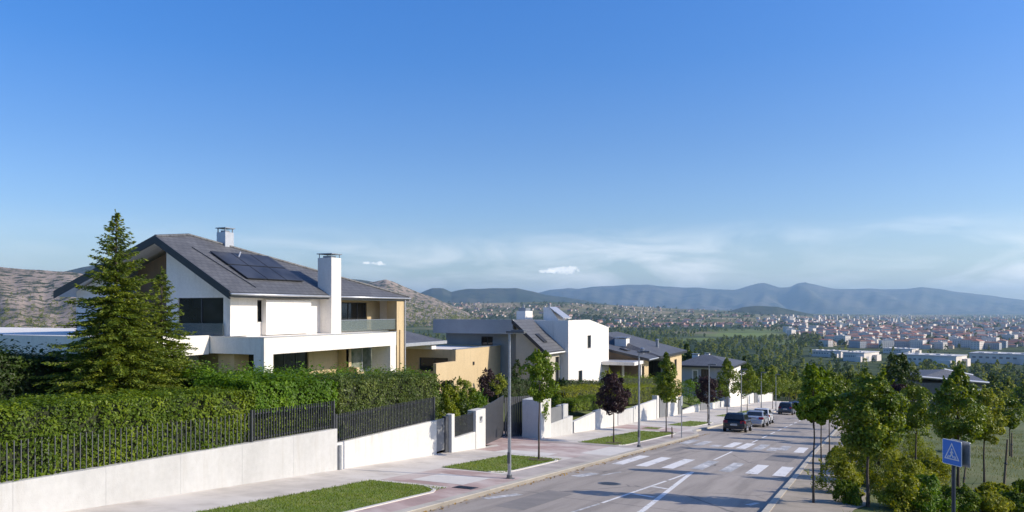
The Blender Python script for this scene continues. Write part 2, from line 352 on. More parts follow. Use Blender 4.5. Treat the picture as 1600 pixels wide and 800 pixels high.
# ---------------------------------------------------------------- street surfaces
def asphalt():
    m, nt, b, out = newmat('asphalt')
    n1 = noise(nt, 0.25, 5, 0.6, stretch=(1, .25, 1)); r1 = ramp(nt, [(0.3, (0.315, 0.275, 0.235)), (0.52, (0.355, 0.31, 0.265)), (0.75, (0.395, 0.345, 0.297))]); nt.links.new(n1.outputs[0], r1.inputs[0])
    n2 = noise(nt, 60, 3, 0.7); r2 = ramp(nt, [(0.3, (0.72,) * 3), (0.7, (1.2,) * 3)]); nt.links.new(n2.outputs[0], r2.inputs[0])
    c = mixc(nt, 1.0, r1.outputs[0], r2.outputs[0], 'MULTIPLY')
    # tar seams and patches
    vo = nt.nodes.new('ShaderNodeTexVoronoi'); vo.feature = 'DISTANCE_TO_EDGE'; vo.inputs['Scale'].default_value = 0.22
    tc = nt.nodes.new('ShaderNodeTexCoord'); wn = noise(nt, .8, 3); mp = mixc(nt, .25, tc.outputs['Object'], wn.outputs[1], 'ADD'); nt.links.new(mp, vo.inputs['Vector'])
    rs = ramp(nt, [(0.0, (1, 1, 1)), (0.012, (0, 0, 0))]); nt.links.new(vo.outputs[0], rs.inputs[0])
    mk = noise(nt, .15, 2); rk = ramp(nt, [(.44, (0,) * 3), (.5, (.75,) * 3)]); nt.links.new(mk.outputs[0], rk.inputs[0])
    c = mixc(nt, mixc(nt, 1.0, rs.outputs[0], rk.outputs[0], 'MULTIPLY'), c, (0.07, 0.07, 0.072))
    st = noise(nt, 1.1, 4, .7); rst = ramp(nt, [(.66, (0,) * 3), (.74, (.45,) * 3)]); nt.links.new(st.outputs[0], rst.inputs[0])
    c = mixc(nt, rst.outputs[0], c, (0.11, 0.108, 0.105))
    tr = noise(nt, 1.5, 4, .6, stretch=(1.0, .02, 1)); rtr = ramp(nt, [(.36, (.80,)*3), (.5, (1.0,)*3), (.66, (1.10,)*3)]); nt.links.new(tr.outputs[0], rtr.inputs[0]); c = mixc(nt, 1.0, c, rtr.outputs[0], 'MULTIPLY')
    os_ = noise(nt, 2.6, 2, .5); ros = ramp(nt, [(.70, (0,)*3), (.78, (.5,)*3)]); nt.links.new(os_.outputs[0], ros.inputs[0]); c = mixc(nt, ros.outputs[0], c, (.12, .115, .11))
    nt.links.new(c, b.inputs['Base Color']); b.inputs['Roughness'].default_value = 0.85
    n3 = noise(nt, 45, 4, .7); bump(nt, b, n3.outputs[0], 0.35, .02); return m
def paintmat(name, wear=.55):
    m, nt, b, out = newmat(name)
    n = noise(nt, 5, 6, .75); n2 = noise(nt, .7, 3); ad = nt.nodes.new('ShaderNodeMath'); ad.operation = 'MULTIPLY_ADD'; ad.inputs[1].default_value = .6
    nt.links.new(n2.outputs[0], ad.inputs[0]); nt.links.new(n.outputs[0], ad.inputs[2])
    r = ramp(nt, [(wear + .12, (0.74, 0.72, 0.69)), (wear + .36, (0.32, 0.318, 0.316))]); nt.links.new(ad.outputs[0], r.inputs[0])
    nt.links.new(r.outputs[0], b.inputs['Base Color']); b.inputs['Roughness'].default_value = .7; return m
M['asphalt'] = asphalt(); M['paint'] = paintmat('road_paint', .74); M['wornpaint'] = paintmat('worn_road_paint', .50)
M['pave'] = blockmat('concrete_paving', (0.585, 0.53, 0.465), (0.56, 0.505, 0.44), (0.50, 0.455, 0.41), 1.2, 1.2, .010, .9, wear=(0.63, 0.58, 0.52), bmp=.1)
M['pink'] = blockmat('pink_brick_paving', (0.46, 0.315, 0.275), (0.43, 0.30, 0.265), (0.37, 0.28, 0.25), .2, .1, .008, .9, wear=(0.56, 0.48, 0.43), bmp=.2)
M['greypave'] = blockmat('grey_brick_paving', (0.40, 0.345, 0.305), (0.38, 0.32, 0.285), (0.32, 0.28, 0.25), .2, .1, .008, .9, wear=(0.50, 0.44, 0.39), bmp=.2)
M['ramp'] = pmat('pale_concrete_ramp', (0.66, 0.62, 0.565), (0.59, 0.555, 0.505), 1.2, .9, .2, 30)
M['kerb'] = blockmat('kerb_stone', (0.52, 0.47, 0.385), (0.47, 0.43, 0.36), (0.28, 0.25, 0.21), 3.0, 1.0, .02, .85, rot=(0, 0, R(90)), bmp=.2)
M['dirt'] = pmat('sandy_verge', (0.40, 0.34, 0.27), (0.30, 0.26, 0.20), 1.3, .95, .5, 25)
M['turf'] = pmat('lawn_turf', (0.13, 0.19, 0.028), (0.26, 0.25, 0.075), 1.3, .95, .6, 60, lo=.40, hi=.78)
M['meadow'] = pmat('rough_meadow', (0.075, 0.105, 0.022), (0.135, 0.14, 0.048), .35, .95, .6, 20, lo=.38, hi=.68)
M['garden'] = pmat('garden_turf', (0.085, 0.125, 0.022), (0.12, 0.14, 0.035), 1.0, .95, .5, 40)

def kn(t):                                        # street edge of the left pavement
    if t < 56: return -11.0
    if t < 60.5: return -11.0 - 1.1 * (t - 56) / 4.5
    if t < 122: return -12.1
    return -11.2
def wn_(t):                                       # foot of the garden walls
    return -17.6 if t < 44 else -17.6 - min(3.0, (t - 44) * .038)
def strip(name, mat, n0, n1, t0, t1, h, step=1.0, label=None, kind='structure', thick=0):
    f0 = n0 if callable(n0) else (lambda t: n0); f1 = n1 if callable(n1) else (lambda t: n1)
    k = max(1, int((t1 - t0) / step)); ts = [t0 + (t1 - t0) * i / k for i in range(k + 1)]
    v = []; f = []
    for t in ts: v += [(f0(t), t, road_z(t, h)), (f1(t), t, road_z(t, h))]
    for i in range(k): f.append((2*i, 2*i+1, 2*i+3, 2*i+2))
    o = link_mesh(name, arr_mesh(name, v, f, mat)); tag(o, kind=kind); return o
strip('road', M['asphalt'], lambda t: kn(t) - .3, -2.75, -4, 190, 0)
strip('pavement', M['pave'], lambda t: wn_(t) - .3, lambda t: kn(t) - .15, -4, 190, .12)
def kerb(name, fn, w, sgn, h, t0, t1, mat):
    mb = MB(); step = 1.5; t = t0
    while t < t1 - .01:
        a, b_ = t, min(t1, t + step); na, nb = fn(a), fn(b_)
        e = .02
        mb.hexa([(na, a, road_z(a, -.2)), (nb, b_, road_z(b_, -.2)), (nb - sgn*w, b_, road_z(b_, -.2)), (na - sgn*w, a, road_z(a, -.2))][::(1 if sgn > 0 else -1)],
                [(na - sgn*e, a, road_z(a, h)), (nb - sgn*e, b_, road_z(b_, h)), (nb - sgn*w, b_, road_z(b_, h)), (na - sgn*w, a, road_z(a, h))][::(1 if sgn > 0 else -1)])
        t = b_
    o = mb.build(name, mat); tag(o, kind='structure'); return o
kerb('kerb', kn, .32, 1, .128, -4, 190, M['kerb'])
rk = lambda t: -2.78 - (.17 * math.exp(-((t - 46) / 14) ** 2)) - .08 * math.exp(-((t-25)/8)**2)
kerb('kerb', rk, .22, -1, .14, -4, 190, M['kerb'])
strip('footpath', M['dirt'], lambda t: rk(t) + .2, lambda t: -.25 + .18 * math.sin(t * .7) + .1 * math.sin(t * 1.9), -4, 190, .12, .5)
# paved bands on the left pavement
L1 = -15.1; L0 = -12.5
strip('brick_band', M['pink'], L0 + .14, lambda t: kn(t) - .32, -4, 26.0, .126)
strip('brick_band', M['greypave'], L0 + .14, lambda t: kn(t) - .32, 26.0, 36.2, .126)
strip('concrete_ramp', M['ramp'], L0 - .35, lambda t: kn(t) - .32, 36.2, 41.0, .126)
strip('brick_band', M['greypave'], L0 + .14, lambda t: kn(t) - .32, 41.0, 58, .126)
strip('driveway_paving', M['pink'], L1 + .1, L0 + .14, 22.3, 26.3, .126)
strip('driveway_paving', M['ramp'], -14.2, L0 + .3, 22.9, 25.0, .130)
strip('driveway_paving', M['pink'], -17.4, L0 + .14, 34.0, 36.2, .126)
strip('driveway_paving', M['pink'], -17.4, L0 - .35, 36.2, 41.0, .126)
strip('driveway_paving', M['greypave'], -17.3, L0 - .1, 41.0, 42.1, .126)
strip('driveway_paving', M['ramp'], -16.3, -13.6, 33.6, 35.2, .130)
strip('driveway_paving', M['pink'], lambda t: wn_(t) + .3, L0 - .3, 57, 62, .126)
# apron in front of the recessed gate
mb = MB(); mb.poly([(-17.4, 36.9, road_z(36.9, .124)), (-17.4, 43.8, road_z(43.8, .124)), (-21.6, 46, road_z(45.5, .124)), (-21.6, 36.9, road_z(38, .124))])
tag(mb.build('gate_apron', M['pink']), kind='structure')

# lawns: turf sheet, edging, blades
def lawn(t0, t1, n0=L1, n1=L0, dens=110, blade=.055, taper=0, seed=1):
    rg = np.random.default_rng(seed)
    def e0(t): return n0
    def e1(t):
        d = min(t - t0, t1 - t); return n1 - (max(0, 1.0 - d) ** 2) * taper
    strip('lawn', M['turf'], e0, e1, t0, t1, .135, .25)
    mb = MB()
    k = int((t1 - t0) / .5)
    for i in range(k):
        a = t0 + (t1 - t0) * i / k; b_ = t0 + (t1 - t0) * (i + 1) / k
        mb.hexa([(e1(a)+.12, a, road_z(a, .05)), (e1(b_)+.12, b_, road_z(b_, .05)), (e1(b_), b_, road_z(b_, .05)), (e1(a), a, road_z(a, .05))],
                [(e1(a)+.12, a, road_z(a, .15)), (e1(b_)+.12, b_, road_z(b_, .15)), (e1(b_), b_, road_z(b_, .15)), (e1(a), a, road_z(a, .15))])
    tag(mb.build('lawn_edging', M['ramp']), kind='structure')
    N = int((t1 - t0) * (n1 - n0) * dens)
    if N > 0:
        t = rg.uniform(t0, t1, N); n = n0 - .05 + (n1 - n0 + .05) * rg.uniform(0, 1, N)
        blades('lawn_grass', np.stack([n, t, road_z(t, .13)], 1), blade, M['grass'], rg, .012)
def blades(name, P, h, mat, rg, w, lean=.5):
    N = len(P); an = rg.uniform(0, 2*np.pi, N); H = h * rg.uniform(.5, 1.4, N)
    a = np.stack([np.cos(an), np.sin(an), np.zeros(N)], 1) * w
    tip = P + rg.normal(size=(N, 3)) * (H * lean)[:, None] * np.array([1, 1, 0]) + np.stack([0*H, 0*H, H], 1)
    v = np.stack([P - a, P + a, tip], 1).reshape(-1, 3); f = np.arange(3*N).reshape(-1, 3)
    o = link_mesh(name, arr_mesh(name, v, f, mat)); tag(o, 'short green grass', 'grass', kind='stuff'); return o
lawn(4, 21.9, L1, -12.25, 420, .05, .9, 1); lawn(26.6, 32.9, L1, L0, 330, .05, .6, 2); lawn(42.3, 55.5, L1, -12.45, 160, .06, .4, 3)
lawn(65, 74, -15.4, -13.2, 60, .07, .3, 4); lawn(88, 99, -15.6, -13.2, 40, .07, .3, 5); lawn(104, 116, -15.6, -13.2, 30, .07, .3, 6); lawn(58.5, 60.5, -15.8, -14.6, 80, .06, 0, 8)

# ---------------------------------------------------------------- road markings (sheets 4 mm above the asphalt)
def mark(pts, mat='paint', h=.005):
    MK[mat].poly([(n, t, road_z(t, h)) for n, t in pts])
MK = {'paint': MB(), 'wornpaint': MB()}
def bar(n0, n1, t0, t1, mat='paint', sk=0): mark([(n0, t0), (n1, t0), (n1 + sk, t1), (n0 + sk, t1)], mat)
for n0, m_ in ((-10.55, 'paint'), (-9.45, 'paint'), (-8.3, 'paint'), (-7.15, 'wornpaint'), (-5.95, 'wornpaint'), (-4.85, 'paint'), (-3.75, 'paint')):
    bar(n0, n0 + .52, 34.5 if n0 > -7.5 else 33.9, 38.7, m_)
for n0, m_, a, b_ in ((-10.7, 'wornpaint', 48, 52), (-9.75, 'wornpaint', 47.5, 51.5), (-8.75, 'wornpaint', 47.5, 49), (-8.0, 'paint', 47.8, 52.2), (-7.2, 'paint', 47.4, 52.2), (-6.3, 'wornpaint', 47.4, 52), (-5.5, 'wornpaint', 47.4, 50), (-5.0, 'wornpaint', 48.2, 52), (-4.0, 'paint', 47.4, 51.6)):
    bar(n0, n0 + .55, a, b_, m_)
# splitter ahead of the crossing: a V of two lines with two cross bars
def line(p, q, w=.12, mat='paint'):
    d = Vector((q[0]-p[0], q[1]-p[1])).normalized(); a = Vector((-d.y, d.x)) * w / 2
    mark([(p[0]-a.x, p[1]-a.y), (q[0]-a.x, q[1]-a.y), (q[0]+a.x, q[1]+a.y), (p[0]+a.x, p[1]+a.y)][::-1], mat)
line((-6.0, 12), (-6.02, 22.3), .17); line((-6.02, 22.3), (-6.83, 33.4), .17)
line((-7.45, 23.0), (-7.05, 29.6), .11); line((-7.02, 29.9), (-6.88, 33.0), .11); line((-7.9, 18), (-7.47, 22.8), .10, 'wornpaint')
line((-7.08, 27.7), (-6.5, 27.45), .2); line((-7.2, 25.5), (-6.4, 25.2), .2)
for a in np.arange(39.4, 47, 9): line((-7.0, a), (-7.0, a + 5.5), .11)
for a in np.arange(53, 160, 5.2): line((-7.0, a), (-7.0, a + 3.0), .13)
for a in np.arange(62, 120, 7): line((-10.1 - .0, a), (-10.1, a + .1), .1, 'wornpaint')
line((-9.6, 29.5), (-9.3, 31.2), .12, 'wornpaint'); line((-10.7, 21.5), (-10.2, 23.0), .3, 'wornpaint'); line((-10.3, 28.5), (-10.0, 30.0), .45, 'wornpaint')
line((-3.5, 25.5), (-3.3, 26.2), .2, 'wornpaint')
for k_, m_ in MK.items(): tag(m_.build('road_marking', M[k_]), kind='structure')
M['patch'] = pmat('asphalt_patch', (.20, .185, .17), (.25, .225, .205), 1.5, .9, .4, 40)
def patch_(pts, h=.0025):
    mb = MB(); mb.poly([(n, t, road_z(t, h)) for n, t in pts]); tag(mb.build('asphalt_patch', M['patch']), kind='structure')
patch_([(-9.9, 20.5), (-8.9, 20.3), (-8.8, 24.2), (-9.8, 24.5)]); patch_([(-4.9, 41.2), (-3.6, 41.0), (-3.5, 46.2), (-4.8, 46.5)]); patch_([(-10.2, 42.5), (-9.5, 42.4), (-9.4, 46.0), (-10.1, 46.2)])
for n_, t_, lb in ((-8.6, 27.4, 'round iron manhole cover on the near lane'), (-5.2, 56.5, 'round iron manhole cover beyond the second zebra crossing')):
    o = thing('manhole_cover', (n_, t_, road_z(t_, .003)), lb, 'manhole cover'); o.rotation_euler = (math.atan(-SLOPE), 0, 0)
    mb = MB(); mb.tube((0, 0, 0), (0, 0, .006), .42, .42, 24); mb.build('frame', M['steel'], o, local=True); mb = MB(); mb.tube((0, 0, .0062), (0, 0, .010), .33, .33, 24); mb.build('lid', M['fascia'], o, local=True)
# gutter covers and litter of leaves on the kerb
mb = MB(); mb.box(-.35, .35, -.25, .25, 0, .012)
for i in range(5): mb.box(-.3, .3, -.2 + .1*i - .015, -.2 + .1*i + .015, .012, .018)
o = mb.build('drain_cover', M['fascia'], local=True); o.location = (-11.85, 22.4, road_z(22.4, .126)); o.rotation_euler = (math.atan(-SLOPE), 0, 0)
tag(o, 'dark metal drain cover in the brick band by the kerb', 'drain cover')
rg = np.random.default_rng(3); N = 420
t = rg.uniform(8, 60, N); n = -10.97 + np.abs(rg.normal(0, .12, N)); P = np.stack([n, t, road_z(t, .02)], 1)
v, f = leaf_quads(P, rg.normal(size=(N, 3)) * .4 + np.array([0, 0, 1]), .09, .6, rg)
M['litter'] = leafmat('fallen_leaves', [(0, (.10, .06, .03)), (1, (.26, .17, .08))], trans=.1)
tag(link_mesh('fallen_leaves', arr_mesh('fallen_leaves', v, f, M['litter'])), 'dry brown leaves lying along the kerb', 'leaves', kind='stuff')

# ---------------------------------------------------------------- garden walls, fences, gates on the left
def tN(px, N=-17.6): return on_n(px, 600, N)[1]
def zN(px, py, N=-17.6): return on_n(px, py, N)[2]
NW = -17.6
def wall_piece(name, label, t0, t1, z0, z1, mat, n=NW, thick=.26, joints=None, cap=False, cat='wall', nb=None):
    root = thing(name, (n, t0, road_z(t0, .1)), label, cat)
    mb = MB(); k = max(1, int(round((t1 - t0) / joints))) if joints else 1
    nb = n if nb is None else nb
    for i in range(k):
        a, b_ = i / k, (i + 1) / k; ta, tb = t0 + (t1 - t0)*a, t0 + (t1 - t0)*b_; g = .0018 if joints else 0
        za, zb = z0 + (z1 - z0)*a, z0 + (z1 - z0)*b_
        na, n_b = n + (nb - n)*a, n + (nb - n)*b_
        mb.wallbox((na, ta + g), (n_b, tb - g), thick, road_z(ta, -.25), road_z(tb, -.25), za, zb)
    if joints: mb.wallbox((n - .008, t0 + .02), (nb - .008, t1 - .02), thick - .06, road_z(t0, -.2), road_z(t1, -.2), z0 - .02, z1 - .02)
    mb.build('masonry', mat, root, bevel=.004 if joints else .012)
    if cap:
        c = MB(); c.wallbox((n + .04, t0), (nb + .04, t1), thick + .08, z0 + .002, z1 + .002, z0 + .06, z1 + .06); c.build('coping', M['whitewall'], root)
    return root
def fence(name, label, t0, t1, z0, z1, ht, n=NW - .13, pitch=.115, mat='darksteel', w=.022, dep=.045, rails=True, z0b=None, z1b=None, posts=True):
    root = thing(name, (n, t0, z0), label, 'fence')
    mb = MB(); k = int((t1 - t0) / pitch)
    T0 = z0 + ht if z0b is None else z0b; T1 = z1 + ht if z1b is None else z1b
    for i in range(k + 1):
        a = i / k; t = t0 + (t1 - t0)*a; zb = z0 + (z1 - z0)*a; zt = T0 + (T1 - T0)*a
        mb.box(n - dep/2, n + dep/2, t - w/2, t + w/2, zb + .02, zt)
    mb.build('slat_panel', M[mat], root)
    if rails:
        for o_ in (.08, ht - .15):
            r_ = MB(); r_.wallbox((n - .025, t0), (n - .025, t1), .025, z0 + o_, z1 + o_, z0 + o_ + .04, z1 + o_ + .04); r_.build('rail', M[mat], root)
    if posts:
        for t_, z_ in ((t0, z0), (t1, z1)):
            p_ = MB(); p_.box(n - .04, n + .04, t_ - .03, t_ + .03, z_, z_ + ht + .01); p_.build('post', M[mat], root)
    return root
tA1 = tN(527); zA0, zA1 = zN(0, 757), zN(526, 670); tA0 = tN(0)
sl = (zA1 - zA0) / (tA1 - tA0)
wall_piece('garden_wall', 'long pale board-marked concrete wall under the leafy railing', 2.0, tA1, zA0 + sl*(2 - tA0), zA1, M['concrete'], joints=2.45)
tB1 = tN(683); zB0, zB1 = zN(530, 692), zN(682, 657)
wB = wall_piece('garden_wall', 'smooth white wall under the dense dark slat fence, up to the grey gate', tA1 + .012, tB1, zB0, zB1, M['whitewall'], n=NW - .02)
mb = MB(); mb.box(NW - .015, NW + .075, tA1 + .05, tA1 + .16, road_z(tA1, .1), zB0 - .08); mb.build('steel_strip', M['galv'], wB)  # slim metal strip where the two walls meet
tF = tN(398)
zt = lambda t: zA0 + sl*(t - tA0)
fence('railing', 'thin grey rod railing with hedge leaves growing through it', 2.2, tF - .1, zt(2.2), zt(tF - .1), .92, n=NW - .155, pitch=.165, w=.02, dep=.018, mat='steel', rails=False, posts=False)
fence('slat_fence', 'dark slat fence section above the right end of the concrete wall', tF, tA1 - .05, zt(tF) - .0, zt(tA1), 1.0, pitch=.125)
fence('slat_fence', 'dense dark slat fence section on the white wall left of the grey gate', tA1 + .06, tB1 - .06, zB0, zB1, 1.04, pitch=.112, w=.03, dep=.03)
# pedestrian gate
tg0, tg1 = tB1 + .02, tN(700)
gz = road_z(tg0, .12)
g = thing('pedestrian_gate', (NW - .2, tg0, gz), 'plain grey sheet steel garden gate between white walls', 'gate')
mb = MB(); mb.box(NW - .24, NW - .19, tg0 + .04, tg1, gz + .06, zN(690, 656)); mb.build('leaf', M['gatesteel'], g, bevel=.008)
mb = MB(); mb.box(NW - .18, NW - .14, tg1 - .16, tg1 - .10, gz + .95, gz + 1.2); mb.tube((NW - .185, tg1 - .13, gz + 1.1), (NW - .12, tg1 - .13, gz + 1.1), .012); mb.build('handle', M['galv'], g)
p_ = MB(); p_.box(NW - .3, NW - .14, tg1 + .02, tN(705), gz - .3, zN(702, 651)); p_.build('post', M['darksteel'], g)
tC0 = tN(705) + .02; tC1 = tN(743); zC0, zC1 = zN(706, 686), zN(742, 675)
pr = thing('gate_pier', (NW, tC0, gz), 'slim white pier at the right side of the pedestrian gate', 'pier')
mb = MB(); mb.box(NW - .3, NW + .02, tC0, tC0 + .28, road_z(tC0, -.1), zN(704, 648)); mb.build('masonry', M['whitewall'], pr, bevel=.015)
wall_piece('garden_wall', 'short low white wall carrying a dark slat panel between two piers', tC0 + .3, tC1, zC0, zC1, M['whitewall'])
fence('slat_fence', 'short dark slat panel between the slim pier and the intercom pier', tC0 + .36, tC1 - .04, zC0, zC1, .95, pitch=.11, w=.034, dep=.03, posts=False)
tD1 = tN(758)
pr = thing('gate_pier', (NW, tC1, gz), 'white pier with an intercom beside the slatted driveway gate', 'pier')
mb = MB(); mb.box(NW - .45, NW + .03, tC1, tD1, road_z(tC1, -.3), zN(750, 640)); mb.build('masonry', M['whitewall'], pr, bevel=.015)
zi = zN(751, 655); ti = (tC1 + tD1)/2
mb = MB(); mb.box(NW + .03, NW + .05, ti - .14, ti + .14, zi - .16, zi + .16); q = mb.build('intercom', M['zinc'], pr)
mb = MB(); mb.box(NW + .05, NW + .056, ti - .10, ti + .0, zi - .05, zi + .12); mb.box(NW + .05, NW + .056, ti + .03, ti + .11, zi + .04, zi + .12); mb.build('panel', M['fascia'], q)
# recessed driveway gate, two leaves
def gate_leaf(p, q, zb, zt_, n_, mat, parent):
    mb = MB(); d = Vector((q[0]-p[0], q[1]-p[1])); L = d.length
    for i in range(n_):
        a = (i + .08) / n_; b_ = (i + .86) / n_
        P = (p[0] + d.x*a, p[1] + d.y*a); Q = (p[0] + d.x*b_, p[1] + d.y*b_)
        mb.wallbox(P, Q, .03, zb, zb, zt_, zt_)
    o = mb.build('leaf', mat, parent)
    for z_ in (zb + .1, zt_ - .2): r_ = MB(); r_.wallbox((p[0] - .045, p[1]), (q[0] - .045, q[1]), .04, z_, z_, z_ + .06, z_ + .06); r_.build('rail', mat, o)
    return o
ga, gb, gc = (-17.95, tD1 + .05), (-19.7, 42.1), (-18.0, 45.3)
zg_t = zN(762, 640) ; zg_b = road_z(40, .06)
g = thing('driveway_gate', (ga[0], ga[1], zg_b), 'dark slatted double driveway gate set back from the pavement', 'gate')
gate_leaf(ga, gb, road_z(41.5, .16), zg_t, 26, M['darksteel'], g)
gate_leaf((gb[0], gb[1] + .1), (gc[0] - .3, gc[1] - .6), road_z(42.5, .10), zg_t - .15, 18, M['darksteel'], g)
tE0, tE1 = tN(845), tN(861)
pr = thing('gate_pier', (NW, tE0, road_z(tE0)), 'white pier with creeper leaves behind the first light green street tree', 'pier')
mb = MB(); mb.box(NW - 1.2, NW, tE0, tE1, road_z(tE0, -.4), zN(850, 624)); mb.build('masonry', M['whitewall'], pr, bevel=.015)
rg = np.random.default_rng(5); N = 90
P = np.stack([NW + .03 + rg.uniform(0, .08, N), rg.normal(tE0 + .65, .22, N), zN(852, 640) + rg.normal(0, .28, N)], 1)
v, f = leaf_quads(P - np.array([NW, tE0, road_z(tE0)]), rg.normal(size=(N, 3)) * .4 + np.array([1, 0, .2]), .16, .8, rg)
link_mesh('creeper', arr_mesh('creeper', v, f, M['lightmaple']), pr)
# walls farther down: low wall with a grey panel, pale block, then white walls with sloping tops
tG1 = tN(896)
wall_piece('garden_wall', 'beige rendered low wall under a grey metal panel beside the creeper pier', tE1 + .01, tG1, zN(862, 662), zN(895, 650), M['concrete'], n=-17.65)
g = thing('fence_panel', (NW - .1, tE1, zN(862, 662)), 'plain grey metal fence panel on the beige low wall', 'fence')
mb = MB(); mb.wallbox((NW - .1, tE1 + .05), (NW - .1, tN(880)), .04, zN(862, 662), zN(880, 656), zN(862, 638), zN(880, 634)); mb.build('panel', M['gatesteel'], g)
p_ = MB(); p_.box(NW - .2, NW - .06, tN(881), tN(883), zN(880, 656), zN(881, 632)); p_.build('post', M['zinc'], g)
wall_piece('stone_block_wall', 'pale stone block wall behind the beige low wall', tN(883.5), tG1 - .05, zN(884, 634), zN(896, 631), M['concrete'], n=NW - .35, thick=.3)
def px_wall(label, x0, x1, y0, y1, mat='whitewall', dn=0.0, cap=False, cat='wall', name='garden_wall', thick=.26):
    N0 = wn_(55) + dn
    for _ in range(3):
        t0, t1 = tN(x0, N0), tN(x1, N0); N0 = wn_((t0 + t1)/2) + dn
    return wall_piece(name, label, t0, t1, on_n(x0, y0, N0)[2], on_n(x1, y1, N0)[2], M[mat], n=N0, cap=cap, cat=cat, thick=thick)
px_wall('white wall with a rising top next to the beige low wall', 897, 930, 659, 644)
px_wall('long white wall behind the purple plum tree, rising to the right', 930.5, 965, 642, 632, dn=-.01)
px_wall('beige ramp wall below the long white wall, left of the columnar maple', 966, 990, 643, 637, 'concrete', .02)
px_wall('white wall panel behind the second lamp post', 991, 1026, 636, 624)
px_wall('pale pier left of the narrow grey gate behind the columnar maple', 1027, 1030, 618, 618, dn=.03, cat='pier', name='gate_pier', thick=.5)
def px_gate(label, x0, x1, y0, y1, dn=-.2):
    N0 = wn_(70) + dn
    for _ in range(3):
        t0, t1 = tN(x0, N0), tN(x1, N0); N0 = wn_((t0 + t1)/2) + dn
    zb = road_z((t0+t1)/2, .05); zt_ = on_n((x0+x1)/2, (y0+y1)/2, N0)[2]
    g = thing('metal_gate', (N0, t0, zb), label, 'gate')
    mb = MB(); mb.wallbox((N0, t0 + .03), (N0, t1 - .03), .05, zb, zb, zt_, zt_); mb.build('leaf', M['gatesteel'], g)
    for t_ in (t0, t1 - .08): fm = MB(); fm.box(N0 - .07, N0 + .02, t_, t_ + .08, zb - .2, zt_ + .05); fm.build('post', M['darksteel'], g)
px_gate('narrow grey metal gate behind the columnar maple trunk', 1030.5, 1044, 620, 619)
px_wall('tall white pier right of the narrow grey gate', 1044.5, 1060, 619, 617, dn=.04, cat='pier', name='gate_pier', thick=.5)
px_gate('dark grey gate beside the tall white pier', 1060.5, 1066, 620, 619)
px_wall('white wall with a sloping top left of the second plum tree', 1067, 1094, 641, 630)
px_gate('wide grey garage gate behind the second plum tree', 1094.5, 1108, 622, 620)
px_wall('white wall section right of the second plum tree', 1108.5, 1119, 630, 628)
px_wall('beige wall section with a dark gap right of the second plum tree', 1119.5, 1126, 628, 626, 'concrete')
px_wall('white stepped wall left of the third columnar maple', 1127, 1142, 628, 622)
px_gate('grey gate behind the third columnar maple', 1142.5, 1153, 618, 617)
px_wall('white stepped wall right of the third columnar maple', 1153.5, 1164, 620, 616)
px_wall('white wall between the third and fourth columnar maples', 1164.5, 1178, 620, 614)
px_gate('farthest grey gate along the street', 1178.5, 1184, 614, 613)
px_wall('last white wall before the wood at the bottom of the street', 1184.5, 1208, 618, 612)
# ---------------------------------------------------------------- houses
def wall_n(mb, N, thick, t0, t1, z0, z1, ops=()):
    """wall in a plane X=N (street face), thickness towards -X, with openings (t0,t1,z0,z1)"""
    t = t0
    for a, b_, c, d in sorted(ops):
        if a > t + 1e-3: mb.box(N - thick, N, t, a, z0, z1)
        if c > z0 + 1e-3: mb.box(N - thick, N, a, b_, z0, c)
        if d < z1 - 1e-3: mb.box(N - thick, N, a, b_, d, z1)
        t = b_
    if t < t1 - 1e-3: mb.box(N - thick, N, t, t1, z0, z1)
def wall_t(mb, T, thick, n0, n1, z0, z1, ops=()):
    """wall in a plane Y=T facing the camera (-Y), thickness towards +Y; openings (n0,n1,z0,z1)"""
    n = n0
    for a, b_, c, d in sorted(ops):
        if a > n + 1e-3: mb.box(n, a, T, T + thick, z0, z1)
        if c > z0 + 1e-3: mb.box(a, b_, T, T + thick, z0, c)
        if d < z1 - 1e-3: mb.box(a, b_, T, T + thick, d, z1)
        n = b_
    if n < n1 - 1e-3: mb.box(n, n1, T, T + thick, z0, z1)
def win_n(par, N, a, b_, c, d, mull=1, frame='fascia', w=.07, inset=.12, sill=True, name='window', trans=None, pane='pane'):
    f = MB(); x0, x1 = N - inset - .06, N - inset + .02
    f.box(x0, x1, a, b_, c, c + w); f.box(x0, x1, a, b_, d - w, d); f.box(x0, x1, a, a + w, c + w, d - w); f.box(x0, x1, b_ - w, b_, c + w, d - w)
    for i in range(1, mull + 1):
        y = a + (b_ - a)*i/(mull + 1); f.box(x0, x1, y - w*.5, y + w*.5, c + w, d - w)
    if trans: f.box(x0 + .005, x1 - .005, a + w, b_ - w, trans - w*.4, trans + w*.4)
    W = f.build(name, M[frame], par)
    p = MB(); p.box(x0 + .02, x0 + .04, a + w*.5, b_ - w*.5, c + w*.5, d - w*.5); p.build('pane', M[pane], W)
    if sill:
        s_ = MB(); s_.box(N - inset, N + .05, a - .03, b_ + .03, c - .05, c - .002); s_.build('sill', M['soffit'], W)
    return W
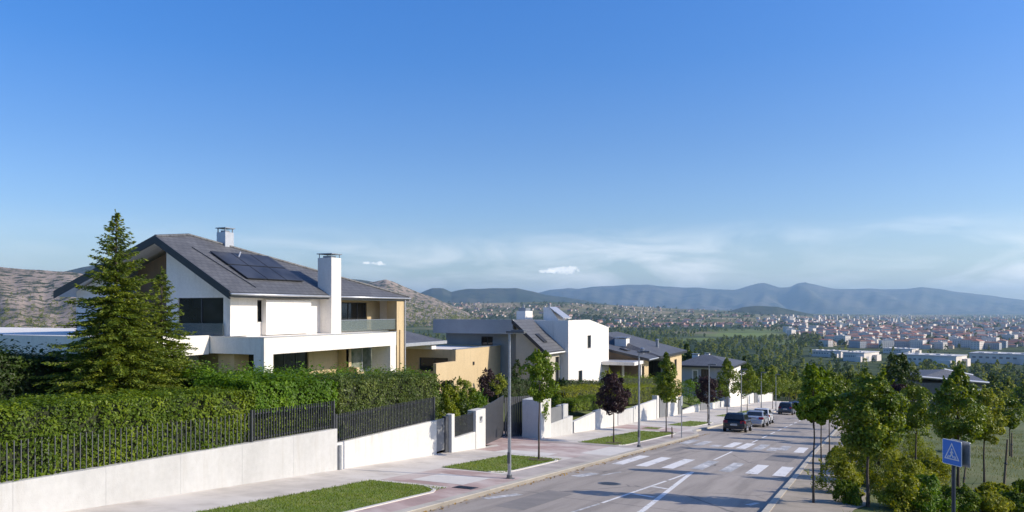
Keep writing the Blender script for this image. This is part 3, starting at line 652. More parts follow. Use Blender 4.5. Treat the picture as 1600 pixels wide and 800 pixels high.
def win_t(par, T, a, b_, c, d, mull=1, frame='fascia', w=.07, inset=.12, sill=True, name='window', trans=None, pane='pane'):
    f = MB(); y0, y1 = T + inset - .02, T + inset + .06
    f.box(a, b_, y0, y1, c, c + w); f.box(a, b_, y0, y1, d - w, d); f.box(a, a + w, y0, y1, c + w, d - w); f.box(b_ - w, b_, y0, y1, c + w, d - w)
    for i in range(1, mull + 1):
        x = a + (b_ - a)*i/(mull + 1); f.box(x - w*.5, x + w*.5, y0, y1, c + w, d - w)
    if trans: f.box(a + w, b_ - w, y0 + .005, y1 - .005, trans - w*.4, trans + w*.4)
    W = f.build(name, M[frame], par)
    p = MB(); p.box(a + w*.5, b_ - w*.5, y1 - .04, y1 - .02, c + w*.5, d - w*.5); p.build('pane', M[pane], W)
    if sill:
        s_ = MB(); s_.box(a - .03, b_ + .03, T - .05, T + inset, c - .05, c - .002); s_.build('sill', M['soffit'], W)
    return W
def roof_part(par, tops, th, name='roof', mat='slate'):
    """tiled sheets given by their top corners; each a solid with slate top, dark edges, pale underside"""
    mb = MB()
    for pts in tops:
        n = len(pts); b = [(p[0], p[1], p[2] - th) for p in pts]
        mb.cm = 0; mb.poly(pts); mb.cm = 2; mb.poly(b[::-1]); mb.cm = 1
        for k in range(n):
            j = (k + 1) % n; mb.poly([pts[k], b[k], b[j], pts[j]])
    return mb.build(name, [M[mat], M['fascia'], M['soffit']], par)
def nrm_up(pts):
    a, b_, c = Vector(pts[0]), Vector(pts[1]), Vector(pts[2])
    return list(pts) if (b_ - a).cross(c - a).z > 0 else list(pts)[::-1]

# ---- the big white house with the dark gable
H1 = thing('villa', (-40, 43, -4.6), 'large white modern villa with dark slate gable roof, solar panels and tall white chimney', 'house')
zf, ze = -1.5, 1.05
FL, FR = (-33.2, 34.2, 1.05), (-33.2, 53.3, 1.05)
AP = (-39.15, 34.2, 4.45)
# ridge peak on the front slope
k_ = (AP[2] - FL[2]) / (FL[0] - AP[0])
n_, t_, v_ = ray(296, 367.5); Dp = (FL[2] + k_*(FL[0])) / (v_ + k_*n_)
PK = (n_*Dp, t_*Dp, v_*Dp)
BL, BR = (-48.2, 34.2, 1.2), (-48.2, 53.3, 1.05)
roof = roof_part(H1, [nrm_up([FL, FR, PK, AP]), nrm_up([AP, PK, BL]), nrm_up([PK, BR, BL]), nrm_up([PK, FR, BR])], .30)
# verge boards and gutter
mb = MB()
for a, b_ in ((FL, AP), (AP, BL)):
    mb.hexa([(a[0], 34.12, a[2] - .42), (b_[0], 34.12, b_[2] - .42), (b_[0], 34.19, b_[2] - .42), (a[0], 34.19, a[2] - .42)],
            [(a[0], 34.12, a[2] + .06), (b_[0], 34.12, b_[2] + .06), (b_[0], 34.19, b_[2] + .06), (a[0], 34.19, a[2] + .06)])
mb.build('verge_board', M['fascia'], H1)
mb = MB(); mb.tube((-33.12, 34.15, .93), (-33.12, 43.1, .93), .075, seg=8); mb.tube((-33.12, 44.3, .93), (-33.12, 53.35, .93), .075, seg=8); mb.build('gutter', M['zinc'], H1, smooth=True)
def on_front(px, py, up=0.0):
    n, t, v = ray(px, py); D = (FL[2] + up + k_*FL[0]) / (v + k_*n); return Vector((n*D, t*D, v*D))
# ridge tiles
mb = MB(); mb.tube(Vector(AP) + Vector((0, 0, .02)), Vector(PK) + Vector((0, 0, .02)), .1, seg=6); mb.tube(Vector(PK) + Vector((0, 0, .02)), Vector(FR) + Vector((0, 0, .04)), .09, seg=6); mb.build('ridge_tiles', M['slate'], H1)
# solar panels in two rows on the front slope
sd = Vector((0, 1, 0)); su = Vector((-1, 0, k_)).normalized(); sn = sd.cross(su); sn = sn if sn.z > 0 else -sn
o0 = on_front(386, 437)
for r_ in range(2):
    for c_ in range(3):
        w_, h_ = 1.72, 1.72
        A = o0 + sd*(c_*1.76) + su*(r_*1.8) + sn*.12
        q = [A, A + sd*w_, A + sd*w_ + su*h_, A + su*h_]
        mb = MB(); mb.hexa([p - sn*.05 for p in q], q); fr = mb.build('solar_panel', M['fascia'], H1)
        q2 = [A + sd*.04 + su*.04, A + sd*(w_-.04) + su*.04, A + sd*(w_-.04) + su*(h_-.04), A + sd*.04 + su*(h_-.04)]
        mb = MB(); mb.hexa([p + sn*.001 for p in q2], [p + sn*.006 for p in q2]); mb.build('pane', M['solar'], fr)
A = on_front(376, 402, .1)
mb = MB(); mb.tube(on_front(372, 404), A + Vector((0, 0, .35)), .05, seg=6); mb.build('roof_vent', M['zinc'], H1)
# two thin snow rails / cable lines
mb = MB(); mb.tube(on_front(300, 386, .05), on_front(400, 449, .05) , .025, seg=5); mb.build('cable', M['fascia'], H1)
# metal flue on the ridge
c0 = on_front(352, 381)
mb = MB(); mb.box(c0.x - .38, c0.x + .38, c0.y - .38, c0.y + .38, c0.z - .5, c0.z + .75); ch = mb.build('flue', M['zinc'], H1)
mb = MB()
for dx in (-.32, .32):
    for dy in (-.32, .32): mb.box(c0.x+dx-.03, c0.x+dx+.03, c0.y+dy-.03, c0.y+dy+.03, c0.z + .75, c0.z + 1.0)
mb.box(c0.x - .2, c0.x + .2, c0.y - .2, c0.y + .2, c0.z + .75, c0.z + .88)
mb.box(c0.x - .44, c0.x + .44, c0.y - .44, c0.y + .44, c0.z + 1.0, c0.z + 1.06); mb.build('cowl', M['galv'], ch)
# tall chimney in front of the eave
t0c, t1c = on_n(518, 450, -33.0)[1], on_n(533, 450, -33.0)[1]; ztop = on_n(525, 403, -33.0)[2]
mb = MB(); mb.box(-34.15, -33.0, t0c, t1c, zf - .1, ztop); ch = mb.build('chimney', M['white'], H1, bevel=.01)
mb = MB()
for x in (-34.09, -33.1):
    for y in (t0c + .06, t1c - .1): mb.box(x, x + .04, y, y + .04, ztop, ztop + .24)
mb.box(-34.2, -32.95, t0c - .05, t1c + .05, ztop + .24, ztop + .30); mb.box(-33.9, -33.25, t0c + .25, t1c - .25, ztop, ztop + .14)
mb.build('cowl', M['galv'], ch)
# upper walls
WT = .3
gw = on_t(278, 500, 35.0)[0]; gw1 = on_t(349, 500, 35.0)[0]; gzt = on_t(348, 463.5, 35.0)[2]
mb = MB()
n60 = on_t(260, 450, 35.0)[0]; n16 = on_t(216, 450, 36.3)[0]
def und(n):                                   # underside of the gable roof
    return (FL[2] + k_*(FL[0] - n) if n > AP[0] else BL[2] + (AP[2] - BL[2])*(n - BL[0])/(AP[0] - BL[0])) - .31
def gable(mb, T, n0, n1, z0, thick=WT):
    xs = [n0] + ([AP[0]] if n0 < AP[0] < n1 else []) + [n1]
    for a, b_ in zip(xs[:-1], xs[1:]):
        mb.hexa([(a, T, z0), (b_, T, z0), (b_, T + thick, z0), (a, T + thick, z0)], [(a, T, und(a)), (b_, T, und(b_)), (b_, T + thick, und(b_)), (a, T + thick, und(a))])
wall_t(mb, 35.0, WT, n60, -34.3, zf, ze - .3, [(gw, gw1, zf + .02, gzt)])
gable(mb, 35.0, n60, -34.0, ze - .3)
wall_t(mb, 35.0, WT, -47.2, n16, zf, ze - .3); gable(mb, 35.0, -47.2, n16, ze - .3)
t_a, t_b = on_n(402, 480, -34.0)[1], on_n(412, 480, -34.0)[1]
wz0, wz1 = on_n(407, 503, -34.0)[2], on_n(407, 469, -34.0)[2]
wall_n(mb, -34.0, WT, 35.3, 44.6, zf, ze - .3, [(t_a, t_b, wz0, wz1)])
mb.box(-34.3, -34.0, 35.0, 35.3, zf, ze - .3)
p0, p1 = on_n(416, 490, -33.62)[1], on_n(486, 490, -33.62)[1]
mb.box(-33.998, -33.62, p0, p1, zf, on_n(450, 469, -33.62)[2])
mb.box(-47.2, -46.9, 35.3, 52.6, zf, ze - .3); mb.box(-46.9, -34.3, 52.3, 52.6, zf, ze - .3)
mb.box(-34.2, -33.5, 44.2, 44.9, zf, ze - .2)
mb.build('upper_wall', M['white'], H1)
mb = MB(); wall_t(mb, 36.35, .2, n16 - .1, n60 + .1, zf, ze - .3); gable(mb, 36.35, n16 - .1, n60 + .1, ze - .3, .2)
mb.box(n60 + .002, n60 + .2, 35.31, 36.34, zf, und(n60) - .1); mb.build('timber_recess', M['brown'], H1)
w = win_t(H1, 35.0, gw, gw1, zf + .02, gzt, 1, w=.09)
mb = MB(); mb.box(gw - .1, gw1 + .1, 34.86, 34.885, zf + .0, on_t(320, 505, 35)[2]); mb.build('balustrade', M['balglass'], H1)
win_n(H1, -34.0, t_a, t_b, wz0, wz1, 0, w=.08)
mb = MB(); mb.tube((-33.95, p1 + .25, zf), (-33.95, p1 + .25, .7), .05, seg=6); mb.build('downpipe', M['zinc'], H1)
# balcony recess on the right
tb0, tb1 = on_n(536, 490, -34)[1], on_n(618, 490, -34)[1]
mb = MB(); wall_n(mb, -35.3, .3, 44.9, 52.3, zf, ze - .3, [(47.2, 50.6, zf + .03, .6)]); mb.box(-35.3, -34.2, 44.6, 44.898, zf, ze - .3); mb.build('balcony_wall', M['tan'], H1)
win_n(H1, -35.3, 47.2, 50.6, zf + .03, .6, 2, w=.08, sill=False, name='balcony_door')
tp0, tp1 = on_n(620, 520, -33.3)[1], on_n(631.5, 520, -33.3)[1]
mb = MB(); mb.box(-34.2, -33.3, tp0, tp1, -5.9, ze - .32); mb.build('pillar', M['tan'], H1)
mb = MB(); mb.tube((-33.22, tp1 + .02, -5.5), (-33.22, tp1 + .02, ze - .2), .055, seg=6); mb.build('downpipe', M['zinc'], H1)
mb = MB(); mb.box(-33.45, -33.42, 44.4, tp0 - .02, zf + .05, on_n(580, 500, -33.4)[2]); gl = mb.build('balustrade', M['balglass'], H1)
zr_ = on_n(580, 500, -33.4)[2]
mb = MB(); mb.box(-33.465, -33.405, 44.4, tp0 - .02, zr_, zr_ + .05)
for t_ in np.linspace(44.5, tp0 - .06, 5): mb.box(-33.463, -33.453, t_, t_ + .04, zf, zr_)
mb.build('handrail', M['galv'], gl)
# projecting ground floor with terrace parapet
tl0 = on_n(412.5, 540, -31.0)[1]; tl1 = on_n(619, 530, -31.0)[1]
zp = on_n(412, 528, -31.0)[2]; zq = on_n(427, 553.5, -31.0)[2]
mb = MB()
mb.box(-31.3, -31.0, tl0, tl1, zq, zp)                                        # street fascia
mb.box(-35.3, -31.3, tl0, tl0 + .3, zq + .004, zp)                            # end fascia
mb.box(-34.0, -31.3, tl0 + .3, tl1 - .3, zq + .3, zf - .05)                   # terrace slab
mb.box(-33.3, -31.3, tl1 - .3, tl1, zq, zp)
c1_ = on_n(427, 560, -31.0)[1]
mb.box(-31.75, -31.004, tl0 + .004, c1_, -5.9, zq)                            # corner column
c2a, c2b = on_n(610, 560, -31.0)[1], on_n(618.5, 560, -31.0)[1]
mb.box(-32.6, -31.004, c2a, c2b, -5.9, zq)
mb.build('terrace', M['white'], H1)
mb = MB(); mb.box(-31.33, -30.97, tl0 - .03, tl1 + .03, zp + .002, zp + .035); mb.box(-35.3, -31.332, tl0 - .03, tl0 + .33, zp + .002, zp + .035); mb.build('coping', M['zinc'], H1)
mb = MB()
o1 = (on_n(428, 565, -33.6)[1], on_n(482, 565, -33.6)[1]); o2 = (on_n(549, 565, -32.9)[1], on_n(603, 565, -32.9)[1])
wall_n(mb, -33.6, .3, tl0 + .4, o2[0] - .6, -5.9, zq + .3, [(o1[0], o1[1], -4.5, zq - .05)])
wall_n(mb, -32.9, .3, o2[0] - .59, tl1 + 2, -5.9, zq + .3, [(o2[0], o2[1], on_n(570, 579, -32.9)[2], zq - .1)])
mb.box(-33.59, -32.9, o2[0] - .6, o2[0] - .3, -5.9, zq + .3)
mb.box(-32.6, -31.8, o2[0] - .9, o2[0] - .6, -5.9, -3.9)
mb.box(-34.9, -33.9, tl0 + .5, tl0 + .8, -5.9, zq + .2)
mb.box(-46, -34.9, 36, 36.3, -5.9, zq + .2); mb.box(-46, -33.2, 52.0, 52.29, -5.9, zf)
mb.build('ground_floor_wall', M['tan'], H1)
win_n(H1, -33.6, o1[0], o1[1], -4.5, zq - .05, 2, w=.08, sill=False, name='glass_door')
win_n(H1, -32.9, o2[0], o2[1], on_n(570, 579, -32.9)[2], zq - .1, 2, frame='zinc', w=.09, pane='mottled_pane')
mb = MB(); wall_t(mb, tl0 + 1.6, .1, -35.5, -32.2, -5.9, zq + .25); mb.build('dark_side_sheet', M['pane'], H1)  # dark sheet across the opening below the end fascia
mb = MB(); mb.box(-34.0, -31.3, tl0 + .31, tl1 - .31, zq + .2, zq + .29); mb.build('ceiling', M['soffit'], H1)
# left wing: low flat roof
zw = -1.5
mb = MB(); mb.box(-78, -35.2, 30.2, 34.9, zw - .45, zw); mb.box(-78, -47.3, 34.9, 45, zw - .45, zw); mb.build('flat_roof', M['white'], H1)
mb = MB(); mb.box(-78, -35.1, 30.06, 30.199, zw - 1.05, zw + .05); mb.box(-35.199, -35.06, 30.2, 34.4, zw - 1.05, zw + .05); mb.build('fascia', M['white'], H1)
mb = MB(); mb.box(-77, -36.5, 32.6, 32.9, -5.9, zw - .45); mb.box(-36.8, -36.5, 32.9, 35, -5.9, zw - .45); mb.build('wing_wall', M['grey_and_shade'], H1)
mb = MB(); mb.box(-34.0, -46.9, 36.3, 52.0, zf - .12, zf - .02); mb.build('floor_slab', M['soffit'], H1)

# ---- tan house with white flat roof
H2 = thing('tan_house', (-38, 66, -8), 'low tan rendered house with white flat roof and a window in its end wall', 'house')
N2 = -34.0
tA, tB, tC = on_n(712, 560, N2)[1], on_n(782, 560, N2)[1], on_n(636, 560, N2)[1]
zt1 = on_n(747, 543, N2)[2]
mb = MB(); mb.box(N2 - .3, N2, tA, tB, -9, zt1)
zlo = on_n(690, 567, N2)[2]
tw = tA - 3.5
mb.box(N2 - .3, N2, tw, tA - .002, -9, zlo)
mb.box(N2 - 8, N2 - .3, tB - .3, tB, -9, zt1)
a_, b_ = on_t(655, 570, tA)[0], on_t(700, 570, tA)[0]; c_, d_ = on_t(680, 580, tA)[2], on_t(680, 559, tA)[2]
wall_t(mb, tA, .3, N2 - 6.5, N2 - .3, -9, zt1, [(a_, b_, c_, d_)])
mb.build('wall', M['tan'], H2)
win_t(H2, tA, a_, b_, c_, d_, 1, sill=False)
mb = MB(); mb.box(N2 - 6.5, N2 - .3, tA + .3, tB - .3, zt1 - .35, zt1 - .1); mb.box(N2 - 6.9, N2 - 2.2, tA - .5, tA + .28, zt1 + .004, zt1 + .3); mb.build('flat_roof', M['white'], H2)
mb = MB(); mb.box(N2 - .34, N2 + .04, tA, tB + .04, zt1, zt1 + .05); mb.build('coping', M['zinc'], H2)
mb = MB(); za = on_n(747, 569, N2)[2]; ta = on_n(739.5, 570, N2)[1]; mb.box(N2, N2 + .08, ta - .12, ta + .12, za, za + .3); mb.build('wall_lamp', M['fascia'], H2)
t1_ = tA - 8.2
e_, r0_, r1_ = -2.8, (-39.8, 58.8, -1.75), (-39.8, 62.2, -1.75)
A_, B_, C_, D_ = (-36.4, 57.2, e_), (-36.4, 64.4, e_), (-45.5, 64.4, e_), (-45.5, 57.2, e_)
roof_part(H2, [nrm_up([A_, B_, r1_, r0_]), nrm_up([B_, C_, r1_]), nrm_up([D_, A_, r0_]), nrm_up([C_, D_, r0_, r1_])], .22)
mb = MB(); mb.box(-45, -40.7, 57.8, 63.8, -9, e_ - .23); mb.build('rear_wall', M['tan'], H2)
mb = MB(); mb.box(-36.39, -36.1, 57.2, 64.6, e_ - .3, e_ - .02); mb.build('gutter', M['zinc'], H2)

# ---- white tower house
H3 = thing('tower_house', (-32, 78, -9.5), 'white cubic tower house with a steep grey roof and a long grey parapet', 'house')
NT = -28.0
t0_, t1_ = on_n(888, 540, NT)[1], on_n(951, 540, NT)[1]; tm = on_n(921, 540, NT)[1]
zt0, zt2 = on_n(888, 500.6, NT)[2], on_n(951, 511.5, NT)[2]
wa, wb = on_n(918, 535, NT)[1], on_n(923.5, 535, NT)[1]; wz0, wz1 = on_n(920, 544, NT)[2], on_n(920, 524, NT)[2]
da, db = on_n(904, 590, NT)[1], on_n(910, 590, NT)[1]
mb = MB(); wall_n(mb, NT, .3, t0_, t1_, -10.5, zt2, [(wa, wb, wz0, wz1), (da, db, -10.3, on_n(907, 579, NT)[2])])
mb.hexa([(NT - .3, t0_, zt2), (NT, t0_, zt2), (NT, tm, zt2), (NT - .3, tm, zt2)], [(NT - .3, t0_, zt0), (NT, t0_, zt0), (NT, tm, zt0), (NT - .3, tm, zt0)])
mb.hexa([(NT - .3, tm, zt2), (NT, tm, zt2), (NT, t1_, zt2), (NT - .3, t1_, zt2)], [(NT - .3, tm, zt0), (NT, tm, zt0), (NT, t1_, zt2 + .01), (NT - .3, t1_, zt2 + .01)])
mb.box(-38, NT - .3, t0_, t0_ + .3, -10.5, zt0 - .002); mb.box(-38, NT - .3, t1_ - .3, t1_, -10.5, zt2)
mb.build('wall', M['white'], H3)
mb = MB(); mb.slab([(NT - .3, t0_ + .3, zt0 - .12), (NT - .3, tm, zt0 - .12), (-38, tm, zt0 - .12), (-38, t0_ + .3, zt0 - .12)], .2)
mb.slab([(NT - .3, tm, zt0 - .12), (NT - .3, t1_ - .3, zt2 - .1), (-38, t1_ - .3, zt2 - .1), (-38, tm, zt0 - .12)], .2); mb.build('flat_roof', M['zinc'], H3)
win_n(H3, NT, wa, wb, wz0, wz1, 0); win_n(H3, NT, da, db, -10.3, on_n(907, 579, NT)[2], 0, sill=False, name='side_door')
T3 = on_n(853, 551, -28.4)[1]
EV = on_n(853, 550, -28.4); RG = on_t(800, 499.5, T3)
roof_part(H3, [nrm_up([EV, (EV[0], t0_, EV[2]), (RG[0], t0_, RG[2]), RG])], .28)
mb = MB(); mb.hexa([(EV[0], T3 - .1, EV[2] - .34), (RG[0], T3 - .1, RG[2] - .34), (RG[0], T3 - .02, RG[2] - .34), (EV[0], T3 - .02, EV[2] - .34)], [(EV[0], T3 - .1, EV[2] + .05), (RG[0], T3 - .1, RG[2] + .05), (RG[0], T3 - .02, RG[2] + .05), (EV[0], T3 - .02, EV[2] + .05)]); mb.build('verge_board', M['fascia'], H3)
# skylight
kk = (RG[2] - EV[2]) / (EV[0] - RG[0])
nn = EV[0] - (EV[0] - RG[0]) * .38; ts_ = T3 + 1.7
mb = MB(); sz = lambda n: EV[2] + kk*(EV[0] - n) + .02
mb.hexa([(nn + .45, ts_, sz(nn + .45)), (nn + .45, ts_ + .9, sz(nn + .45)), (nn - .45, ts_ + .9, sz(nn - .45)), (nn - .45, ts_, sz(nn - .45))], [(nn + .45, ts_, sz(nn + .45) + .12), (nn + .45, ts_ + .9, sz(nn + .45) + .12), (nn - .45, ts_ + .9, sz(nn - .45) + .12), (nn - .45, ts_, sz(nn - .45) + .12)])
sk = mb.build('skylight', M['fascia'], H3)
nl = on_t(677, 510, T3)[0]; zb_ = on_t(740, 521, T3)[2]; zc_ = on_t(740, 499, T3)[2]
mb = MB(); mb.box(nl, RG[0] + .1, T3 - .06, T3 + .25, zb_, zc_); mb.box(nl, RG[0], T3 + .25, T3 + 12, zb_ + .3, zc_ - .15); mb.build('parapet', M['grey_and_shade'], H3)
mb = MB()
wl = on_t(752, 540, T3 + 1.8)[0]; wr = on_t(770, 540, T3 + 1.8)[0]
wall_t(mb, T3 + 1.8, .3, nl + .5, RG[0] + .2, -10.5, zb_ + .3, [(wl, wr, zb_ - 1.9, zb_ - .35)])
mb.build('recessed_wall', M['grey_and_shade'], H3)
win_t(H3, T3 + 1.8, wl, wr, zb_ - 1.9, zb_ - .35, 1)
mb = MB()
mb.hexa([(RG[0] + .2, T3 + .5, -10.5), (EV[0] - .5, T3 + .5, -10.5), (EV[0] - .5, T3 + .8, -10.5), (RG[0] + .2, T3 + .8, -10.5)],
        [(RG[0] + .2, T3 + .5, RG[2] - .5), (EV[0] - .5, T3 + .5, EV[2] + .1), (EV[0] - .5, T3 + .8, EV[2] + .1), (RG[0] + .2, T3 + .8, RG[2] - .5)])
ga_, gb_ = on_n(858, 570, EV[0] - .5)[1], on_n(882, 570, EV[0] - .5)[1]
wall_n(mb, EV[0] - .5, .3, T3 + .8, t0_ - .002, -10.5, EV[2] - .1, [(t0_ - 1.3, t0_ - .3, -8.2, EV[2] - .7)])
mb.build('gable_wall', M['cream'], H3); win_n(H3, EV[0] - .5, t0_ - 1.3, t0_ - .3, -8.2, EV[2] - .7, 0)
mb = MB(); mb.tube((EV[0] + .05, T3, EV[2] - .2), (EV[0] + .05, t0_, EV[2] - .2), .08); mb.build('gutter', M['soffit'], H3)
# chimneys
def chim(par, px0, px1, py0, T, dep, mat, slant=False, zb=None):
    a = on_t(px0, py0, T); b_ = on_t(px1, py0, T); z0 = zt0 - .4 if zb is None else zb
    mb = MB()
    if slant:
        m_ = a[0] + (b_[0] - a[0]) * .35
        mb.hexa([(a[0], T, z0), (b_[0], T, z0), (b_[0], T + dep, z0), (a[0], T + dep, z0)], [(a[0], T, a[2]), (m_, T, a[2]), (m_, T + dep, a[2]), (a[0], T + dep, a[2])])
        c = mb.build('chimney', M[mat], par)
        k = MB(); k.hexa([(m_, T - .1, a[2] - .05), (b_[0] + .35, T - .1, z0 + .55), (b_[0] + .35, T + dep + .1, z0 + .55), (m_, T + dep + .1, a[2] - .05)], [(m_, T - .1, a[2] + .05), (b_[0] + .35, T - .1, z0 + .65), (b_[0] + .35, T + dep + .1, z0 + .65), (m_, T + dep + .1, a[2] + .05)]); k.build('cap', M['zinc'], c)
    else:
        mb.box(a[0], b_[0], T, T + dep, z0, a[2]); c = mb.build('chimney', M[mat], par)
    return c
c = chim(H3, 807, 821, 486, 79, 2.0, 'white')
mb = MB(); a = on_t(807, 486, 79); b_ = on_t(821, 486, 79); mb.box(a[0] + .1, b_[0] - .1, 79.3, 80.6, a[2], a[2] + .35); mb.tube((a[0] + .5, 79.8, a[2] + .3), (a[0] + .5, 79.8, a[2] + .7), .12); mb.build('cowl', M['galv'], c)
c = chim(H3, 849, 876, 480, 79.5, 2.0, 'white', True)
mb = MB(); a = on_t(852, 480, 79.5); mb.tube((a[0] + .3, 80, a[2] - .2), (a[0] + .3, 80, a[2] + .35), .15); mb.build('pipe', M['galv'], c)
# porch
pz = -5.86
mb = MB(); mb.box(NT - 1.5, -24.1, t1_ - 2.8, 90.2, pz - .35, pz); mb.build('porch_roof', M['white'], H3)
mb = MB(); mb.box(NT - .2, -24.3, t1_ - 2.7, 90.1, pz + .002, pz + .03); mb.build('porch_sheet', M['zinc'], H3)
for n_ in (-24.5, -26.6): mb = MB(); mb.box(n_, n_ + .22, 89.6, 89.82, -11.5, pz - .352); mb.build('porch_column', M['white'], H3)

# ---- grey roofed house with a tan gable end
H4 = thing('grey_roof_house', (-28, 105, -12), 'house with broad dark grey roofs, white chimney and a sunlit tan wall', 'house')
N4 = -23.8
ta, tb = on_n(1028, 570, N4)[1], on_n(1065, 570, N4)[1]; tw = on_n(1047, 570, N4)[1]
ez = on_n(1048, 553, N4 + .6)[2]
pk = at_d(1000, 534, 118)
cA, cB = (N4 + .6, ta - 1.2, ez), (N4 + .6, tb + .8, ez)
roof_part(H4, [nrm_up([cA, cB, (-32, tb - 3, ez + 2.6), (-32, ta + 3, ez + 2.6)]), nrm_up([cB, (-40, tb + .8, ez), (-32, tb - 3, ez + 2.6)]), nrm_up([(-40, ta - 1.2, ez), cA, (-32, ta + 3, ez + 2.6)]), nrm_up([(-40, tb + .8, ez), (-40, ta - 1.2, ez), (-32, ta + 3, ez + 2.6), (-32, tb - 3, ez + 2.6)])], .3)
mb = MB(); wall_n(mb, N4, .3, tw, tb, -15, ez - .2, [(tb - 4.4, tb - 3, ez - 2.6, ez - 1.0)]); mb.box(-39, N4 - .3, tb - .3, tb, -15, ez - .2); mb.build('wall', M['tan'], H4)
win_n(H4, N4, tb - 4.4, tb - 3, ez - 2.6, ez - 1.0, 0)
mb = MB(); wall_t(mb, tw + .002, .3, -33, N4 - .301, -15, ez - .2, [(N4 - 3.2, N4 - 1.2, -14.9, ez - 1.0)]); mb.build('shade_toned_end_wall', M['grey_and_shade'], H4); win_t(H4, tw + .002, N4 - 3.2, N4 - 1.2, -14.9, ez - 1.0, 1, sill=False, name='glass_door')  # grey in place of tan: shade on this end put into the colour
# monopitch front roof, its verge facing up the street
TF = 90.6
va, vb = on_t(951, 544.5, TF), on_t(1016, 560, TF); ks = (va[2] - vb[2]) / (vb[0] - va[0]); zl = lambda n: vb[2] + ks*(vb[0] - n)
nL = -36.0; tE = ta - .3
roof_part(H4, [nrm_up([(vb[0], TF - .6, vb[2]), (vb[0], tE, vb[2]), (nL, tE, zl(nL)), (nL, TF - .6, zl(nL))])], .3, name='front_roof')
mb = MB(); nw = -24.9
for a_, b_ in ((nL + .5, nw),): mb.hexa([(a_, TF, -14), (b_, TF, -14), (b_, TF + .3, -14), (a_, TF + .3, -14)], [(a_, TF, zl(a_) - .31), (b_, TF, zl(b_) - .31), (b_, TF + .3, zl(b_) - .31), (a_, TF + .3, zl(a_) - .31)])
mb.build('shade_toned_end_wall', M['brown'], H4)  # dark brown in place of tan paints the shade under the verge
mb = MB(); wall_n(mb, nw, .3, TF + .302, tE, -14, vb[2] - .33, [(TF + 1.6, TF + 2.7, vb[2] - 2.6, vb[2] - 1.1)]); mb.build('front_wall', M['tan'], H4); win_n(H4, nw, TF + 1.6, TF + 2.7, vb[2] - 2.6, vb[2] - 1.1, 0)
mb = MB(); mb.tube((vb[0] + .06, TF - .6, vb[2] - .12), (vb[0] + .06, tE, vb[2] - .12), .08); mb.build('gutter', M['zinc'], H4)
def stack(par, px, py, D, w, h, mat, name='chimney'):
    p = at_d(px, py, D); mb = MB(); mb.box(p[0] - w/2, p[0] + w/2, p[1] - w/2, p[1] + w/2, p[2] - h, p[2]); o = mb.build(name, M[mat], par)
    mb = MB(); mb.box(p[0] - w*.6, p[0] + w*.6, p[1] - w*.6, p[1] + w*.6, p[2] + .1, p[2] + .18); mb.box(p[0] - w*.2, p[0] + w*.2, p[1] - w*.2, p[1] + w*.2, p[2] - .01, p[2] + .1); mb.build('cap', M['galv'], o)
stack(H4, 972, 529, 100, 1.5, 3.0, 'white')
p = at_d(1027, 531, 104); mb = MB(); mb.tube((p[0], p[1], p[2] - 2), p, .2); mb.tube(p, (p[0], p[1], p[2] + .15), .3, .1); mb.build('flue', M['galv'], H4)
p = at_d(1004, 545, 96); mb = MB(); mb.tube((p[0], p[1], p[2] - 1.6), p, .22); mb.tube(p, (p[0], p[1], p[2] + .15), .32, .1); mb.build('flue', M['galv'], H4)
c = Vector((-27.2, TF + 2.4, zl(-27.2) + .08)); mb = MB(); mb.hexa([c + Vector((-.5, -.7, .5*ks)), c + Vector((.5, -.7, -.5*ks)), c + Vector((.5, .7, -.5*ks)), c + Vector((-.5, .7, .5*ks))], [c + Vector((-.5, -.7, .5*ks + .1)), c + Vector((.5, -.7, -.5*ks + .1)), c + Vector((.5, .7, -.5*ks + .1)), c + Vector((-.5, .7, .5*ks + .1))]); mb.build('skylight', M['solar'], H4)

# ---- grey house with hipped roof
H5 = thing('hipped_house', (-23, 130, -14), 'low grey house with a hipped slate roof behind the second purple plum', 'house')
T5 = 125.0
n0, n1 = on_t(1062, 570, T5)[0], on_t(1139, 570, T5)[0]; ez = on_t(1100, 571, T5)[2]
rz_ = on_t(1100, 556.5, T5 + 5)[2] 
xa, xb = n0 - 1.0, n1 + .8; ya, yb = T5 - .8, T5 + 13
roof_part(H5, [nrm_up([(xa, ya, ez), (xb, ya, ez), (xb - 4.6, ya + 6.5, rz_ + .2), (xa + 3.5, ya + 6.5, rz_ + .2)]), nrm_up([(xb, ya, ez), (xb, yb, ez), (xb - 4.6, ya + 6.5, rz_ + .2)]), nrm_up([(xa, yb, ez), (xa, ya, ez), (xa + 3.5, ya + 6.5, rz_ + .2)]), nrm_up([(xb, yb, ez), (xa, yb, ez), (xa + 3.5, ya + 6.5, rz_ + .2), (xb - 4.6, ya + 6.5, rz_ + .2)])], .3)
wn0, wn1 = on_t(1081, 590, T5)[0], on_t(1091, 590, T5)[0]; dn0, dn1 = on_t(1095, 590, T5)[0], on_t(1108, 590, T5)[0]
mb = MB(); wall_t(mb, T5, .3, n0, n1, -17, ez - .2, [(wn0, wn1, ez - 2.9, ez - .7), (dn0, dn1, ez - 3.2, ez - .6)]); mb.build('wall', M['grey_and_shade'], H5)
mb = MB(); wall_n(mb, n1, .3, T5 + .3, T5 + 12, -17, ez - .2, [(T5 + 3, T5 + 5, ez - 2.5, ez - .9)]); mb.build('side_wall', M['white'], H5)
win_t(H5, T5, wn0, wn1, ez - 2.9, ez - .7, 0, frame='soffit', w=.2, pane='mottled_pane'); win_t(H5, T5, dn0, dn1, ez - 3.2, ez - .6, 2); win_n(H5, n1, T5 + 3, T5 + 5, ez - 2.5, ez - .9, 1)
stack(H5, 1087, 554, 131, 1.0, 1.5, 'white'); stack(H5, 1105, 553, 131, .8, 1.5, 'white')
